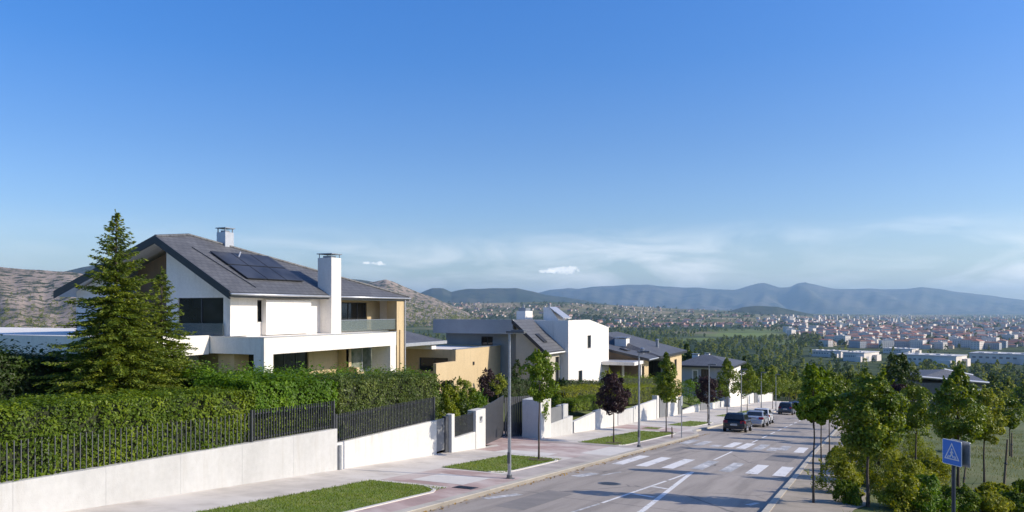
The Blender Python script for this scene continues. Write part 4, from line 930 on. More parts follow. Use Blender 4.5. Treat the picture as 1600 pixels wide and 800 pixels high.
H6 = thing('white_house', (-21, 146, -16), 'small white house showing between the columnar maples at the end of the row', 'house')
c = at_d(1152, 585, 150)
mb = MB(); wall_n(mb, c[0], .3, c[1] - 5, c[1] + 6, -19, c[2], [(c[1] - 2, c[1], c[2] - 2.4, c[2] - .8)]); mb.box(c[0] - 8, c[0] - .3, c[1] - 5, c[1] - 4.7, -19, c[2]); mb.build('wall', M['white'], H6)
mb = MB(); mb.box(c[0] - 9, c[0] + 1.4, c[1] - 6, c[1] + 7, c[2] + .002, c[2] + .3); mb.build('flat_roof', M['white'], H6)
win_n(H6, c[0], c[1] - 2, c[1], c[2] - 2.4, c[2] - .8, 0)

# ---- house below the right-hand verge
H7 = thing('barn_house', at_d(1495, 640, 150), 'low dark house with a broad pale-edged grey roof beyond the verge trees', 'house')
D7 = 150
pA, pB, pC = at_d(1438, 586, D7), at_d(1553, 597, D7 + 4), at_d(1478, 578, D7 + 9)
b0 = Vector(at_d(1440, 589, D7)); b1 = Vector(at_d(1545, 598, D7)); zb = -24
rd = Vector(at_d(1475, 577, D7 + 8)); rd2 = Vector(at_d(1520, 586, D7 + 8))
bk0 = b0 + Vector((-6.5, 14.5, 0)); bk1 = b1 + Vector((-6.5, 14.5, 0))
roof_part(H7, [nrm_up([tuple(b0), tuple(b1), tuple(rd2), tuple(rd)]), nrm_up([tuple(b1), tuple(bk1), tuple(rd2)]), nrm_up([tuple(bk0), tuple(b0), tuple(rd)]), nrm_up([tuple(bk1), tuple(bk0), tuple(rd), tuple(rd2)])], .35)
dx = (b1 - b0); e_ = Vector((-6.5, 14.5, 0))
q = [b0 + dx*.06 + e_*.06, b0 + dx*.94 + e_*.06, b0 + dx*.94 + e_*.94, b0 + dx*.06 + e_*.94]
mb = MB(); mb.hexa([(p.x, p.y, zb) for p in q], [(p.x, p.y, b1.z - .1) for p in q]); mb.build('wall', M['steel'], H7)
mb = MB(); a = b0 + dx*.62 + e_*.05; b_ = b0 + dx*.92 + e_*.05; mb.wallbox((a.x + .05, a.y - .12), (b_.x + .05, b_.y - .12), .1, -22.5, -22.5, b1.z - 1.2, b1.z - 1.2, side=1); mb.build('pale_panel', M['zinc'], H7)
mb = MB(); mb.tube(b0 + Vector((0, -.1, 0)), b1 + Vector((0, -.1, 0)), .22); mb.tube(rd, rd2, .2); mb.build('edge_trim', M['zinc'], H7)
# ---------------------------------------------------------------- hedges and garden planting
def hedge_px(name, label, px0, px1, y0, y1, N, depth, mat, n, leaf, seed, zb=None, **kw):
    a, b_ = on_n(px0, y0, N), on_n(px1, y1, N)
    z0 = (zb if zb is not None else garden_z(a[1])); z1 = (zb if zb is not None else garden_z(b_[1]))
    return make_hedge(name, label, (N, a[1]), (N, b_[1]), depth, min(z0, a[2] - .5), min(z1, b_[2] - .5), a[2], b_[2], mat, n, leaf, seed, **kw)
a0 = on_n(-60, 648, -17.86); a1 = on_n(398, 609, -17.86)
make_hedge('hedge', 'long clipped green hedge growing through the thin rod railing', (-17.80, 4.0), (-17.80, a1[1]), 2.1, zt(4) - .05, zt(a1[1]) - .05, a0[2] + .35, a1[2], M['hedge'], 62000, .085, 11, rough=.07, sprig=.05)
b1 = on_n(531, 596, -17.9)
make_hedge('hedge', 'lush bright green hedge behind the first dark slat fence section', (-17.9, a1[1] - .2), (-17.9, tA1 + .3), 2.2, zt(a1[1]) + .85, zt(tA1) + .75, a1[2] + .25, b1[2], M['hedge_bright'], 26000, .11, 12, rough=.13, sprig=.2)
make_hedge('hedge', 'low strip of hedge seen between the bars of the first slat fence', (-17.95, a1[1] - .1), (-17.95, tA1 + .2), 1.2, zt(a1[1]) - .1, zt(tA1) - .1, zt(a1[1]) + .95, zt(tA1) + .85, M['hedge'], 7000, .09, 17, rough=.12)
c0, c1 = on_n(528, 594, -17.95), on_n(684, 588, -17.95)
make_hedge('hedge', 'silvery green hedge above the dense slat fence on the white wall', (-17.95, c0[1]), (-17.95, c1[1]), 2.2, zB0 + .0, zB1 + .0, c0[2], c1[2], M['hedge_grey'], 30000, .10, 13, rough=.11, sprig=.12)
hedge_px('hedge', 'tall bright hedge in front of the villa terrace', 322, 520, 586, 587, -20.6, 2.0, M['hedge_bright'], 17000, .12, 14, rough=.16, sprig=.3)
hedge_px('hedge', 'bright upper hedge in front of the villa windows', 520, 684, 586, 584, -20.8, 1.8, M['hedge_bright'], 14000, .12, 15, rough=.16, sprig=.3)
hedge_px('hedge', 'dark shaded tall shrub row left of the big spruce', -60, 120, 551, 566, -24.2, 2.0, M['dark_shade_leaf'], 20000, .13, 16, rough=.2, sprig=.3)
def bush_px(px, ytop, ybase, N, wpx, mat, n, leaf, seed, label, ry=None, **kw):
    tp = on_n(px, ytop, N); D = tp[1]*CT - tp[0]*ST; zb = on_n(px, ybase, N)[2]
    return make_bush(kw.pop('name', 'bush'), (N, tp[1], zb), label, wpx/2*D/F/1.05, (ry or wpx/2*D/F/1.05), (tp[2] - zb)/1.06, mat, n, leaf, seed, **kw)
bush_px(702, 598, 662, -18.9, 46, M['yellowleaf'], 3200, .11, 21, 'yellow green bush above the pedestrian gate')
bush_px(730, 597, 662, -18.8, 52, M['hedge'], 3600, .11, 22, 'dark green rounded bush behind the short slat panel')
bush_px(745, 606, 650, -19.8, 36, M['hedge_bright'], 2000, .11, 23, 'small bright bush at the driveway side of the dark rounded bush')
bush_px(690, 590, 640, -22.5, 60, M['dark_shade_leaf'], 2600, .13, 24, 'dark bush in front of the tan house, left')
bush_px(720, 588, 630, -24, 50, M['olive'], 1800, .13, 124, 'thin olive green bush against the tan wall')
hedge_px('hedge', 'dark clipped hedge in the shade behind the driveway gate', 785, 838, 591, 596, -27, 2.2, M['dark_shade_leaf'], 9000, .14, 25, rough=.15)
def tree_px(px, ytop, ybase, N, wpx, trunk, mat, shape, n, leaf, seed, label, **kw):
    tp = on_n(px, ytop, N); D = tp[1]*CT - tp[0]*ST; zb = on_n(px, ybase, N)[2]
    return make_tree(kw.pop('name', 'garden_tree'), (N, tp[1], zb), label, (tp[2] - zb), trunk*(tp[2] - zb), wpx*D/F, mat, shape, n, leaf, seed, **kw)
tree_px(762, 576, 626, -24, 36, .15, M['plum'], 'loose', 1300, .13, 31, 'small brownish garden tree left of the lamp post, against the tan wall')
tree_px(778, 584, 626, -24.5, 32, .25, M['olive'], 'loose', 1000, .13, 32, 'small sparse green garden tree beside the lamp post')
tree_px(808, 562, 625, -30, 26, .15, M['dark_shade_leaf'], 'column', 1300, .14, 33, 'dark slim conifer in the shade of the grey parapet house')
hedge_px('hedge', 'dark low clipped hedge in front of the white tower', 886, 944, 596, 596, -24.4, 2, M['dark_shade_leaf'], 6000, .13, 34, rough=.1)
bush_px(876, 588, 640, -23, 36, M['dark_shade_leaf'], 1800, .14, 35, 'dark bush at the foot of the white tower')
bush_px(872, 612, 660, -19.3, 24, M['hedge'], 1300, .12, 135, 'green bush just behind the creeper pier')
hedge_px('hedge', 'yellowish clipped hedge above the pale stone block', 884, 938, 611, 602, -20.2, 2.0, M['shrub'], 9000, .11, 36, rough=.12)
hedge_px('hedge', 'clipped green hedge hanging over the white wall left of the purple plum', 898, 944, 627, 618, -18.35, 1.3, M['hedge'], 9000, .10, 37, rough=.08)
tree_px(950, 577, 630, -22, 50, .1, M['yellowleaf'], 'oval', 2000, .14, 38, 'yellowish garden tree above the first purple plum')
hedge_px('hedge', 'bright yellow green clipped hedge above the long white wall', 984, 1026, 604, 602, -20.6, 2, M['yellowleaf'], 7000, .12, 39, rough=.13, sprig=.1)
hedge_px('hedge', 'mid green hedge behind the bright yellow hedge', 972, 1040, 588, 590, -22.6, 2, M['hedge'], 6000, .14, 40, rough=.2, sprig=.2)
bush_px(1075, 590, 640, -20.6, 60, M['hedge_bright'], 2800, .15, 41, 'bright green bush hanging over the wall right of the first columnar maple')
bush_px(1090, 586, 632, -22.5, 60, M['dark_shade_leaf'], 2400, .17, 42, 'dark hedge bush under the hipped grey house')
bush_px(1135, 590, 625, -22, 40, M['hedge'], 1600, .2, 43, 'green bush above the far white walls')
bush_px(1150, 590, 625, -21, 40, M['dark_shade_leaf'], 1400, .2, 44, 'dark bush above the farthest white walls')
bush_px(1008, 625, 650, -20.0, 30, M['dark_shade_leaf'], 900, .13, 45, 'small dark bush beside the second lamp post')

# ---- the big spruce
def make_spruce(name, loc, label, H, rad, seed, n_whorl, mat, base=.03, leader=None, tw=.26):
    rg = np.random.default_rng(seed); t = thing(name, loc, label, 'tree')
    P = []; A = []; Nn = []; S = []
    tb = MB(); tb.tube((0, 0, -.3), (0, 0, H*.6), .15*H/8, .07*H/8, 8); tb.tube((0, 0, H*.6), (0.02, 0, H*.985), .07*H/8, .008, 6)
    for i in range(n_whorl):
        q0 = base + (1 - base) * i / n_whorl
        nb = 12 if q0 < .75 else 8; a0 = rg.uniform(0, 6.28)
        for b_ in range(nb):
            q = q0 + rg.uniform(0, 1.3) / n_whorl
            if q > .975 or (q > .93 and b_ > 3): continue
            z = q * H; L = rad * (1 - q) ** 1.0 * (1.0 if q > .12 else .8 + q*1.6)
            an = a0 + b_ * 6.283 / nb + rg.normal(0, .15); l = L * rg.uniform(.6, 1.18); l = max(l, .07)
            k9 = min(1, max(0, (q - .55) / .4)); up = .08 + .42 * k9; ns = max(3, int(l / .095)); d = np.array([math.cos(an), math.sin(an), 0.]); sd_ = np.array([-math.sin(an), math.cos(an), 0.])
            prev = np.array([0, 0, z])
            bend = rg.uniform(.05, .16)
            for s in range(1, ns + 1):
                f_ = s / ns; pt = np.array([0, 0, z]) + d * l * f_ + np.array([0, 0, l * (up * f_ - (.42 - .34 * k9) * f_ + bend * f_ * f_ * 1.6)])
                if s % 3 == 0 or s == ns: tb.tube(prev, pt, .018*(1-f_)+.006, .018*(1-f_)+.004, 4, False); prev = pt
                for side in (-1, 1, 0):
                    tl = tw * min(1, .28 + (1 - q) * 1.3) * (.55 + .9 * (1 - f_) ** .7) * rg.uniform(.7, 1.25) * (min(1, l/.8) if side else 1)
                    dirv = d * (.75 if side else 1) + sd_ * side * .8 + np.array([0, 0, rg.normal(-.12, .16)])
                    dirv /= np.linalg.norm(dirv); kq = max(2, int(tl / .06))
                    for k in range(kq):
                        c = pt + dirv * tl * (k + .5) / kq + rg.normal(size=3) * .012 + np.array([0, 0, -.10 * tl * ((k+.5)/kq) ** 2])
                        P.append(c); A.append(dirv + rg.normal(size=3) * .35); Nn.append(np.array([0, 0, 1.]) + rg.normal(size=3) * .8); S.append(.125 * rg.uniform(.7, 1.25))
    for k in range(26): P.append(np.array([rg.normal()*.012, rg.normal()*.012, H*(.955 + .045*k/26)])); A.append(np.array([rg.normal()*.35, rg.normal()*.35, 1.])); Nn.append(rg.normal(size=3)); S.append(.07)
    P = np.array(P); A = unit(np.array(A)); Nn = np.array(Nn); S = np.array(S)[:, None]
    Nn = unit(Nn - A * np.sum(Nn*A, 1, keepdims=True)); B = np.cross(Nn, A)
    W_ = .36
    v = np.stack([P - A*S*.5, P + B*S*W_*.5 - Nn*S*.05, P + A*S*.6, P - B*S*W_*.5 - Nn*S*.05], 1).reshape(-1, 3)
    link_mesh('needles', arr_mesh('needles', v, np.arange(len(v)).reshape(-1, 4), mat), t)
    tb.build('trunk', M['bark'], t, local=True)
    print('spruce', len(P)); return t
NS = -22.4
sp = on_n(181, 327, NS); zb_ = garden_z(sp[1]) - .2
make_spruce('spruce', (NS, sp[1], zb_), 'tall dark green spruce with drooping branches in front of the villa', sp[2] - zb_, 3.05, 51, 50, M['spruce'])
s2 = on_n(252, 416, -22.6)
make_spruce('spruce', (-22.6, s2[1], garden_z(s2[1])), 'smaller second spruce top leaning against the tall spruce on its right', s2[2] - garden_z(s2[1]), 2.2, 52, 32, M['spruce'])
s3 = on_n(118, 520, -22.6)
make_spruce('spruce', (-22.3, s3[1] + .6, garden_z(s3[1])), 'low young spruce spreading at the left foot of the tall spruce', s3[2] - garden_z(s3[1]) + .3, 2.0, 53, 20, M['spruce'])

# ---------------------------------------------------------------- street trees, left row (trunk n=-13.4 on the pavement)
def street_tree(px, ybase, ytop, ycrown, wpx, mat, shape, n, leaf, seed, label, name='street_tree', h=.13, group=None, r=.045, t=None, nfix=None, clusters=40, W=.75):
    clusters = {'column': 80, 'oval': 62, 'loose': 56}.get(shape, 60); n = int(n * 1.75); leaf = leaf * .86
    p = onroad(px, ybase, h)
    if t is not None:
        N0 = nfix; p = (N0, t, road_z(t, h)); 
    D = p[1]*CT - p[0]*ST; H_ = (D*(HY - ytop)/F) - p[2]; tr = (D*(HY - ycrown)/F) - p[2]
    return make_tree(name, p, label, H_, max(.8, tr), wpx*D/F*.95, mat, shape, n, leaf, seed, group, clusters, r, W)
street_tree(842, 718, 548, 626, 62, M['lightmaple'], 'loose', 2600, .14, 61, 'light green young street tree on the small lawn beside the lamp post', clusters=46)
street_tree(959, 692, 584, 645, 52, M['plum'], 'oval', 4200, .13, 62, 'first purple plum tree on the lawn strip near the zebra crossing', clusters=50)
street_tree(1041, 675, 551, 628, 47, M['maple'], 'column', 6200, .14, 63, 'large columnar green maple nearest along the left pavement')
street_tree(1106, 662, 588, 630, 40, M['plum'], 'oval', 3200, .15, 64, 'second, smaller purple plum tree by the parked dark car')
street_tree(1147, 0, 560, 620, 40, M['maple'], 'column', 4800, .17, 65, 'second columnar maple behind the parked cars', t=84, nfix=-13.6)
cols = [(1178, 571, 617, 25, 99.5), (1200, 574, 616, 20, 113), (1217, 578, 616, 17, 127), (1232, 581, 615, 16, 141), (1244, 584, 614, 14, 154), (1254, 586, 613, 13, 168)]
names_ = ['third', 'fourth', 'fifth', 'sixth', 'seventh', 'last']
for i, (px, yt, yc, w, t) in enumerate(cols):
    street_tree(px, 0, yt - 2, yc, w*1.6, M['maple'], 'column', 2400, .2, 66 + i, names_[i] + ' columnar maple down the left pavement', t=t, nfix=-13.7, r=.05)
# mulch rings
for i, (px, y) in enumerate([(842, 718), (959, 692), (1041, 675)]):
    p = onroad(px, y, .14); mb = MB(); k = 14
    mb.poly([(p[0] + .5*math.cos(6.283*j/k)*(1+.15*math.sin(j*2.3)), p[1] + .55*math.sin(6.283*j/k), road_z(p[1] + .55*math.sin(6.283*j/k), .152)) for j in range(k)])
    tag(mb.build('mulch_ring', M['mulch']), kind='structure')
# right row and verge trees
street_tree(1271, 785, 572, 660, 62, M['lightmaple'], 'loose', 3600, .13, 81, 'first slim street tree on the right footpath, nearest the camera', r=.035, clusters=46)
street_tree(1283, 745, 577, 650, 52, M['maple'], 'loose', 3400, .13, 82, 'second slim tree along the right footpath', r=.035, clusters=42)
street_tree(1296, 708, 580, 655, 46, M['maple'], 'loose', 2800, .14, 83, 'third slim tree along the right footpath', r=.035)
street_tree(0, 0, 590, 645, 36, M['maple'], 'oval', 1800, .16, 84, 'fourth tree along the right footpath, beyond the zebra crossings', t=58, nfix=-1.75, r=.04)
street_tree(0, 0, 594, 638, 30, M['maple'], 'oval', 1600, .17, 85, 'fifth tree along the right footpath, beyond the zebra crossings', t=70, nfix=-1.75, r=.04)
street_tree(0, 0, 594, 632, 26, M['maple'], 'oval', 1400, .18, 86, 'sixth tree along the right footpath, far down the street', t=84, nfix=-1.75, r=.04)
street_tree(0, 0, 596, 630, 22, M['maple'], 'oval', 1200, .2, 87, 'seventh tree along the right footpath, far down the street', t=98, nfix=-1.75, r=.04)
street_tree(0, 0, 596, 628, 20, M['maple'], 'oval', 1200, .2, 187, 'eighth tree along the right footpath, at the bottom of the street', t=114, nfix=-1.75, r=.04)
street_tree(1356, 797, 582, 708, 108, M['maple'], 'oval', 8500, .12, 88, 'largest full green maple among the verge shrubs on the right', name='verge_tree', h=0, r=.055, clusters=60)
street_tree(1431, 724, 604, 678, 62, M['maple'], 'oval', 4800, .12, 89, 'medium green maple standing on the meadow left of the blue sign', name='verge_tree', h=0, clusters=46)
street_tree(1497, 764, 573, 690, 82, M['maple'], 'column', 6500, .12, 90, 'tall pointed maple directly behind the blue crossing sign', name='verge_tree', h=0, r=.06, clusters=50)
street_tree(1538, 757, 608, 690, 72, M['olive'], 'loose', 4200, .12, 91, 'loose grey green tree right of the blue sign', name='verge_tree', h=0, clusters=46)
street_tree(1400, 700, 600, 668, 70, M['plum'], 'oval', 4200, .15, 92, 'dark purple plum tree on the meadow behind the medium maple', name='verge_tree', h=0, clusters=46)
street_tree(1404, 690, 553, 650, 64, M['pine'], 'oval', 5200, .17, 93, 'tall very dark tree rising behind the purple plum on the verge', name='verge_tree', h=0, r=.09, clusters=34)
street_tree(1578, 712, 622, 668, 44, M['maple'], 'loose', 2200, .14, 94, 'small tree at the right edge of the meadow', name='verge_tree', h=0)
street_tree(1262, 660, 582, 640, 40, M['olive'], 'oval', 2600, .16, 95, 'green tree at the far right kerb under the wood', h=.1, t=76, nfix=-.6)
# stumps and stakes on the meadow
def stake(px, y0, y1, label, lean=.0, r=.045):
    p = onroad(px, y0, 0); D = p[1]*CT - p[0]*ST; h = D*(HY - y1)/F - p[2]
    t = thing('stake', p, label, 'stake'); mb = MB(); mb.tube((0, 0, -.1), (lean, .03, h*.55), r*1.1, r, 7, False); mb.tube((lean, .03, h*.55), (lean*1.6, -.02, h), r, r*.8, 7); mb.build('pole', M['stake'], t, local=True)
    mb = MB(); mb.tube((lean*.9, .0, h*.5), (lean*1.1, .03, h*.5 + .06), r*1.35, r*1.35, 8); mb.build('tie', M['fascia'], t, local=True); return t
stake(1568, 765, 686, 'bare leaning wooden stake on the meadow right of the loose tree', .08)
stake(1581, 715, 676, 'dark wooden post near the right edge of the meadow')
stake(1504, 768, 728, 'reddish wooden stake behind the blue sign post', .06, .035)
stake(1050, 687, 667, 'short grey bollard post on the left pavement by the second lamp') 
# verge shrubs
sh = [(1312, 775, 60, 60, 'shrub'), (1330, 742, 48, 48, 'shrub'), (1322, 792, 40, 40, 'hedge'), (1378, 762, 66, 58, 'shrub'), (1408, 800, 66, 62, 'shrub'), (1420, 775, 70, 60, 'shrub'), (1445, 800, 70, 58, 'hedge_bright'), (1452, 760, 60, 48, 'shrub'),
      (1312, 730, 36, 34, 'yellowleaf'), (1425, 715, 66, 36, 'yellowleaf'), (1375, 728, 50, 36, 'shrub'), (1500, 800, 56, 44, 'hedge'), (1540, 800, 60, 34, 'shrub'), (1585, 800, 60, 38, 'hedge'), (1556, 772, 40, 20, 'shrub'), (1594, 770, 30, 20, 'hedge'), (1345, 722, 34, 26, 'yellowleaf'), (1462, 735, 34, 20, 'shrub')]
desc = ['bushy yellow green shrub at the kerb end of the right footpath', 'tall loose shrub beside the second slim tree', 'dense green shrub by the footpath, left of the largest maple trunk', 'wide yellow green shrub right of the largest maple trunk', 'pale yellow green shrub at the near edge of the verge, right of the largest maple', 'loose shrub in the middle of the verge', 'bright green shrub left of the blue sign post', 'yellow green shrub behind the sign post on its left', 'yellow shrub beside the footpath behind the first slim trees', 'yellow and green shrub under the medium maple', 'mid green shrub between the largest and medium maples', 'green shrub at the foot of the blue sign post', 'low shrub right of the blue sign post', 'low green shrub in the corner beyond the sign', 'small scrubby plant below the loose grey green tree', 'small dark scrub near the leaning stake', 'small yellow shrub behind the largest maple', 'small scrub at the edge of the meadow by the sign']
for i, (px, y, w, h, mt) in enumerate(sh):
    p = onroad(px, y, 0); D = p[1]*CT - p[0]*ST
    make_bush('verge_shrub', p, desc[i], w*D/F*.62, w*D/F*.62, h*D/F*1.02, M[mt], int(1500 + w*52), .095, 300 + i, 'shrubs on the right verge', 'shrub', W=.5)

# ---------------------------------------------------------------- meadow on the right
rgm = np.random.default_rng(44)
k1, k2 = 60, 120; v = []; f = []
for i in range(k2 + 1):
    t = -4 + 200 * (i / k2) ** 1.3
    for j in range(k1 + 1):
        n = -.72 + 90 * (j / k1) ** 1.6
        edge = min(1, max(0, (n + .72) / 1.2)); far = min(1, max(0, (t - 150) / 40)); wide = min(1, max(0, (n - 60)/25))
        v.append((n, t, road_z(t, .11) + edge * (.10 * math.sin(n*.9 + t*.4) * math.sin(t*.33 + 1) - .08) - far*.5 - wide*.6))
for i in range(k2):
    for j in range(k1):
        a = i*(k1+1) + j; f.append((a, a+1, a+k1+2, a+k1+1))
tag(link_mesh('meadow', arr_mesh('meadow', v, f, M['meadow'], smooth=True)), kind='structure')
N = 60000
t = 8 + 85 * rgm.uniform(0, 1, N) ** 1.5; n = -.7 + 34 * rgm.uniform(0, 1, N) ** 1.2
keep = (t*CT - n*ST > 12) & (np.sin(n*1.3 + 2*np.sin(t*.6)) + np.sin(t*.9 + n*.5) + rgm.normal(0, .8, N) > -.6); n, t = n[keep], t[keep]
P = np.stack([n, t, road_z(t, .03)], 1)
blades('meadow_grass', P, .16, M['drygrass'], rgm, .016, .45)['label'] = 'rough uneven meadow grass'
# garden ground behind the walls on the left
v = []; f = []
for i in range(195):
    t = -4 + 1.0*i
    e0 = wn_(t) - .27 if not 36.5 < t < 46.5 else -21.4
    for j, n in enumerate((e0, -22, -30, -60, -95)):
        zg = garden_z(t) if t > 14 else garden_z(14) + (14 - t)*.04
        v.append((n, t, min(zg, zt(t) - .1) - (.7 if j == 0 else 0) - (1.2 if n < -90 else 0)))
for i in range(194):
    for j in range(4):
        a = i*5 + j; f.append((a, a+5, a+6, a+1))
tag(link_mesh('garden_lawn', arr_mesh('garden_lawn', v, f, M['garden'])), kind='structure')

# ---------------------------------------------------------------- lamps
def make_lamp(loc, label, H=5.25, first=None):
    t = thing('street_lamp', loc, label, 'street lamp', 'lamp posts along the left pavement')
    if first:
        for ch in first.children:
            c = ch.copy(); COL.objects.link(c); c.parent = t
        return t
    mb = MB(); mb.tube((0, 0, .02), (0, 0, 1.0), .066, .062, 14); mb.tube((0, 0, 1.0), (0, 0, H - .1), .062, .042, 14); mb.build('pole', M['galv'], t, smooth=False, local=True)
    mb = MB(); mb.tube((0, 0, -.05), (0, 0, .14), .11, .095, 14); mb.box(-.15, .15, -.15, .15, -.06, .015); mb.build('base', M['steel'], t, local=True)
    mb = MB(); mb.box(-.05, .05, -.078, -.06, .55, .95); mb.build('hatch', M['steel'], t, local=True)
    mb = MB(); mb.box(-.08, .62, -.13, .13, H - .08, H - .0); mb.box(.1, .6, -.10, .10, H, H + .03); mb.build('luminaire', M['steel'], t, local=True, bevel=.015)
    mb = MB(); mb.box(.18, .58, -.09, .09, H - .095, H - .081); mb.build('diffuser', M['zinc'], t, local=True)
    return t
pl = onroad(796, 748, .12)
lamp = make_lamp(pl, 'nearest grey lamp post, standing at the corner of the small lawn')
for i, (t, lb) in enumerate(((42.0, 'second grey lamp post, at the zebra crossing'), (68.5, 'third lamp post, beside the second purple plum'), (87, 'fourth lamp post, beyond the parked silver car'), (104, 'fifth lamp post, far down the pavement'), (121, 'farthest lamp post near the bottom of the street'))):
    make_lamp((-11.5 if i == 0 else -12.6, t, road_z(t, .12)), lb, first=lamp)
# slim sign pole on the left pavement with the back of a small sign
p = onroad(1065, 684, .12)
t = thing('sign_post', p, 'slim pole with a small sign edge-on, on the left pavement by the parking bay', 'sign')
mb = MB(); mb.tube((0, 0, -.1), (0, 0, 2.75), .035, .03, 8); mb.build('pole', M['galv'], t, local=True)
mb = MB(); mb.box(-.02, .02, -.28, .28, 2.1, 2.7); mb.build('panel', M['zinc'], t, local=True, bevel=.004)

# ---------------------------------------------------------------- crossing sign on the right
sg = Vector(at_d(1490, 707, 18.9)); gz_ = road_z(sg.y, 0)
t = thing('crossing_sign', (sg.x, sg.y, gz_), 'blue square pedestrian crossing sign on a dark post', 'sign')
fwd = Vector((-ST, CT))        # camera forward in (n,t)
rot = R(48)                    # panel turned towards the road
view = Vector((sg.x, sg.y)).normalized()
# panel axis: right edge nearer to the camera
rightv = Vector((view.y, -view.x)); ax = (rightv*math.cos(rot) - view*math.sin(rot)).normalized(); nn = Vector((-ax.y, ax.x))*-1
S_ = .60; zc = sg.z - gz_
nv = Vector((ax.y, -ax.x)); nv = nv if nv.dot(-view) > 0 else -nv
def P3(a, z, o=0): return (ax.x*a + nv.x*o, ax.y*a + nv.y*o, zc + z)
def plate(mb, pts, o0, o1):
    k = len(pts); A = [P3(a, z, o1) for a, z in pts]; B = [P3(a, z, o0) for a, z in pts]
    mb.poly(A); mb.poly(B[::-1])
    for i in range(k):
        j = (i+1) % k; mb.poly([A[i], B[i], B[j], A[j]])
M['signblue'] = pmat('sign_blue', (0.008, 0.17, 0.60), (0.01, 0.18, 0.63), 2, .4); M['signwhite'] = pmat('sign_white', (.74, .76, .78), None, 2, .4); M['signblack'] = pmat('sign_black', (.012, .013, .016), None, 2, .4)
M['post'] = pmat('painted_post', (.035, .045, .07), None, 3, .4)
def rr(w, h, r, k=5):
    out = []
    for cx, cy, a0 in ((w-r, h-r, 0), (-w+r, h-r, 90), (-w+r, -h+r, 180), (w-r, -h+r, 270)):
        for i in range(k+1): a = R(a0 + 90*i/k); out.append((cx + r*math.cos(a), cy + r*math.sin(a)))
    return out
mb = MB(); plate(mb, rr(.3, .3, .03), .035, .05); pn = mb.build('panel', M['signwhite'], t, local=True)
mb = MB(); plate(mb, rr(.285, .285, .025), .0502, .052); mb.build('blue_face', M['signblue'], pn, local=True)
mb = MB(); plate(mb, [(-.235, -.17), (.235, -.17), (0, .235)], .0522, .054); mb.build('white_triangle', M['signwhite'], pn, local=True)
mb = MB()
plate(mb, [(-.19, -.145), (.19, -.145), (0, .18)], .0542, .0545)  # inner field boundary
mb.build('triangle_field', M['signblue'], pn, local=True)
mb = MB()
def disc(cx, cy, r): plate(mb, [(cx + r*math.cos(6.283*i/10), cy + r*math.sin(6.283*i/10)) for i in range(10)], .0547, .056)
def limb(p, q, w):
    d = Vector((q[0]-p[0], q[1]-p[1])).normalized(); a = Vector((-d.y, d.x))*w/2
    plate(mb, [(p[0]-a.x, p[1]-a.y), (q[0]-a.x, q[1]-a.y), (q[0]+a.x, q[1]+a.y), (p[0]+a.x, p[1]+a.y)], .0547, .056)
disc(0.0, .075, .024); limb((0, .045), (-.005, -.035), .05); limb((-.005, -.03), (-.05, -.12), .03); limb((0, -.03), (.045, -.12), .03); limb((0, .03), (-.05, -.02), .02); limb((0, .03), (.05, -.01), .02)
for x in (-.14, -.09, .09, .14): limb((x, -.14), (x*.72, -.075), .022)
mb.build('walking_figure', M['signwhite'], pn, local=True)
# second panel facing the other way, seen on its grey back
ax2 = ax; nv2 = nv; cx2 = ax*.10 - nv*.09
mb = MB()
A = []; B = []
for a, z in rr(.3, .3, .03):
    q = cx2 + ax2*a; A.append((q.x, q.y, zc + z - .0)); B.append((q.x - nv2.x*.02, q.y - nv2.y*.02, zc + z))
mb.poly(A); mb.poly(B[::-1])
for i in range(len(A)): j = (i+1) % len(A); mb.poly([A[i], B[i], B[j], A[j]])
mb.build('rear_panel', M['galv'], t, local=True)
mb = MB()
for z in (-.15, .15): q = cx2; mb.tube((0, 0, zc + z), (q.x, q.y, zc + z), .015, seg=6); mb.tube((0, 0, zc + z), P3(0, z, .034), .05, seg=8)
mb.build('bracket', M['galv'], t, local=True)
mb = MB(); mb.tube((0, 0, -.3), (0, 0, zc + .3), .045, .045, 12); mb.build('post', M['post'], t, local=True)

# ---------------------------------------------------------------- cars
def paint(name, c, metal=.5):
    m, nt, b, out = newmat(name); n = noise(nt, 2, 3); r = ramp(nt, [(.3, c), (.7, tuple(x*.9 for x in c))]); nt.links.new(n.outputs[0], r.inputs[0]); nt.links.new(r.outputs[0], b.inputs['Base Color'])
    b.inputs['Metallic'].default_value = metal; b.inputs['Roughness'].default_value = .32; b.inputs['Coat Weight'].default_value = .6; b.inputs['Coat Roughness'].default_value = .06; return m
M['black_paint'] = paint('black_car_paint', (.018, .02, .024)); M['silver_paint'] = paint('silver_car_paint', (.46, .48, .51)); M['white_paint'] = paint('white_car_paint', (.62, .63, .64), .1); M['bluegrey_paint'] = paint('blue_grey_car_paint', (.05, .07, .10)); M['navy_paint'] = paint('navy_car_paint', (.03, .035, .12))
M['carglass'] = glassmat('car_glass', (.018, .022, .024), .05, .7); M['tyre'] = pmat('tyre_rubber', (.018, .018, .018), None, 5, .85); M['rim'] = pmat('alloy_rim', (.45, .46, .48), None, 5, .3, metal=.8)
M['tail'] = pmat('red_tail_lamp', (.22, .008, .01), (.16, .006, .008), 6, .2); M['headlamp'] = pmat('clear_headlamp', (.6, .62, .65), None, 6, .1); M['plate'] = pmat('white_plate', (.62, .62, .6), None, 3, .5); M['trim'] = pmat('black_plastic', (.02, .02, .022), None, 4, .6)
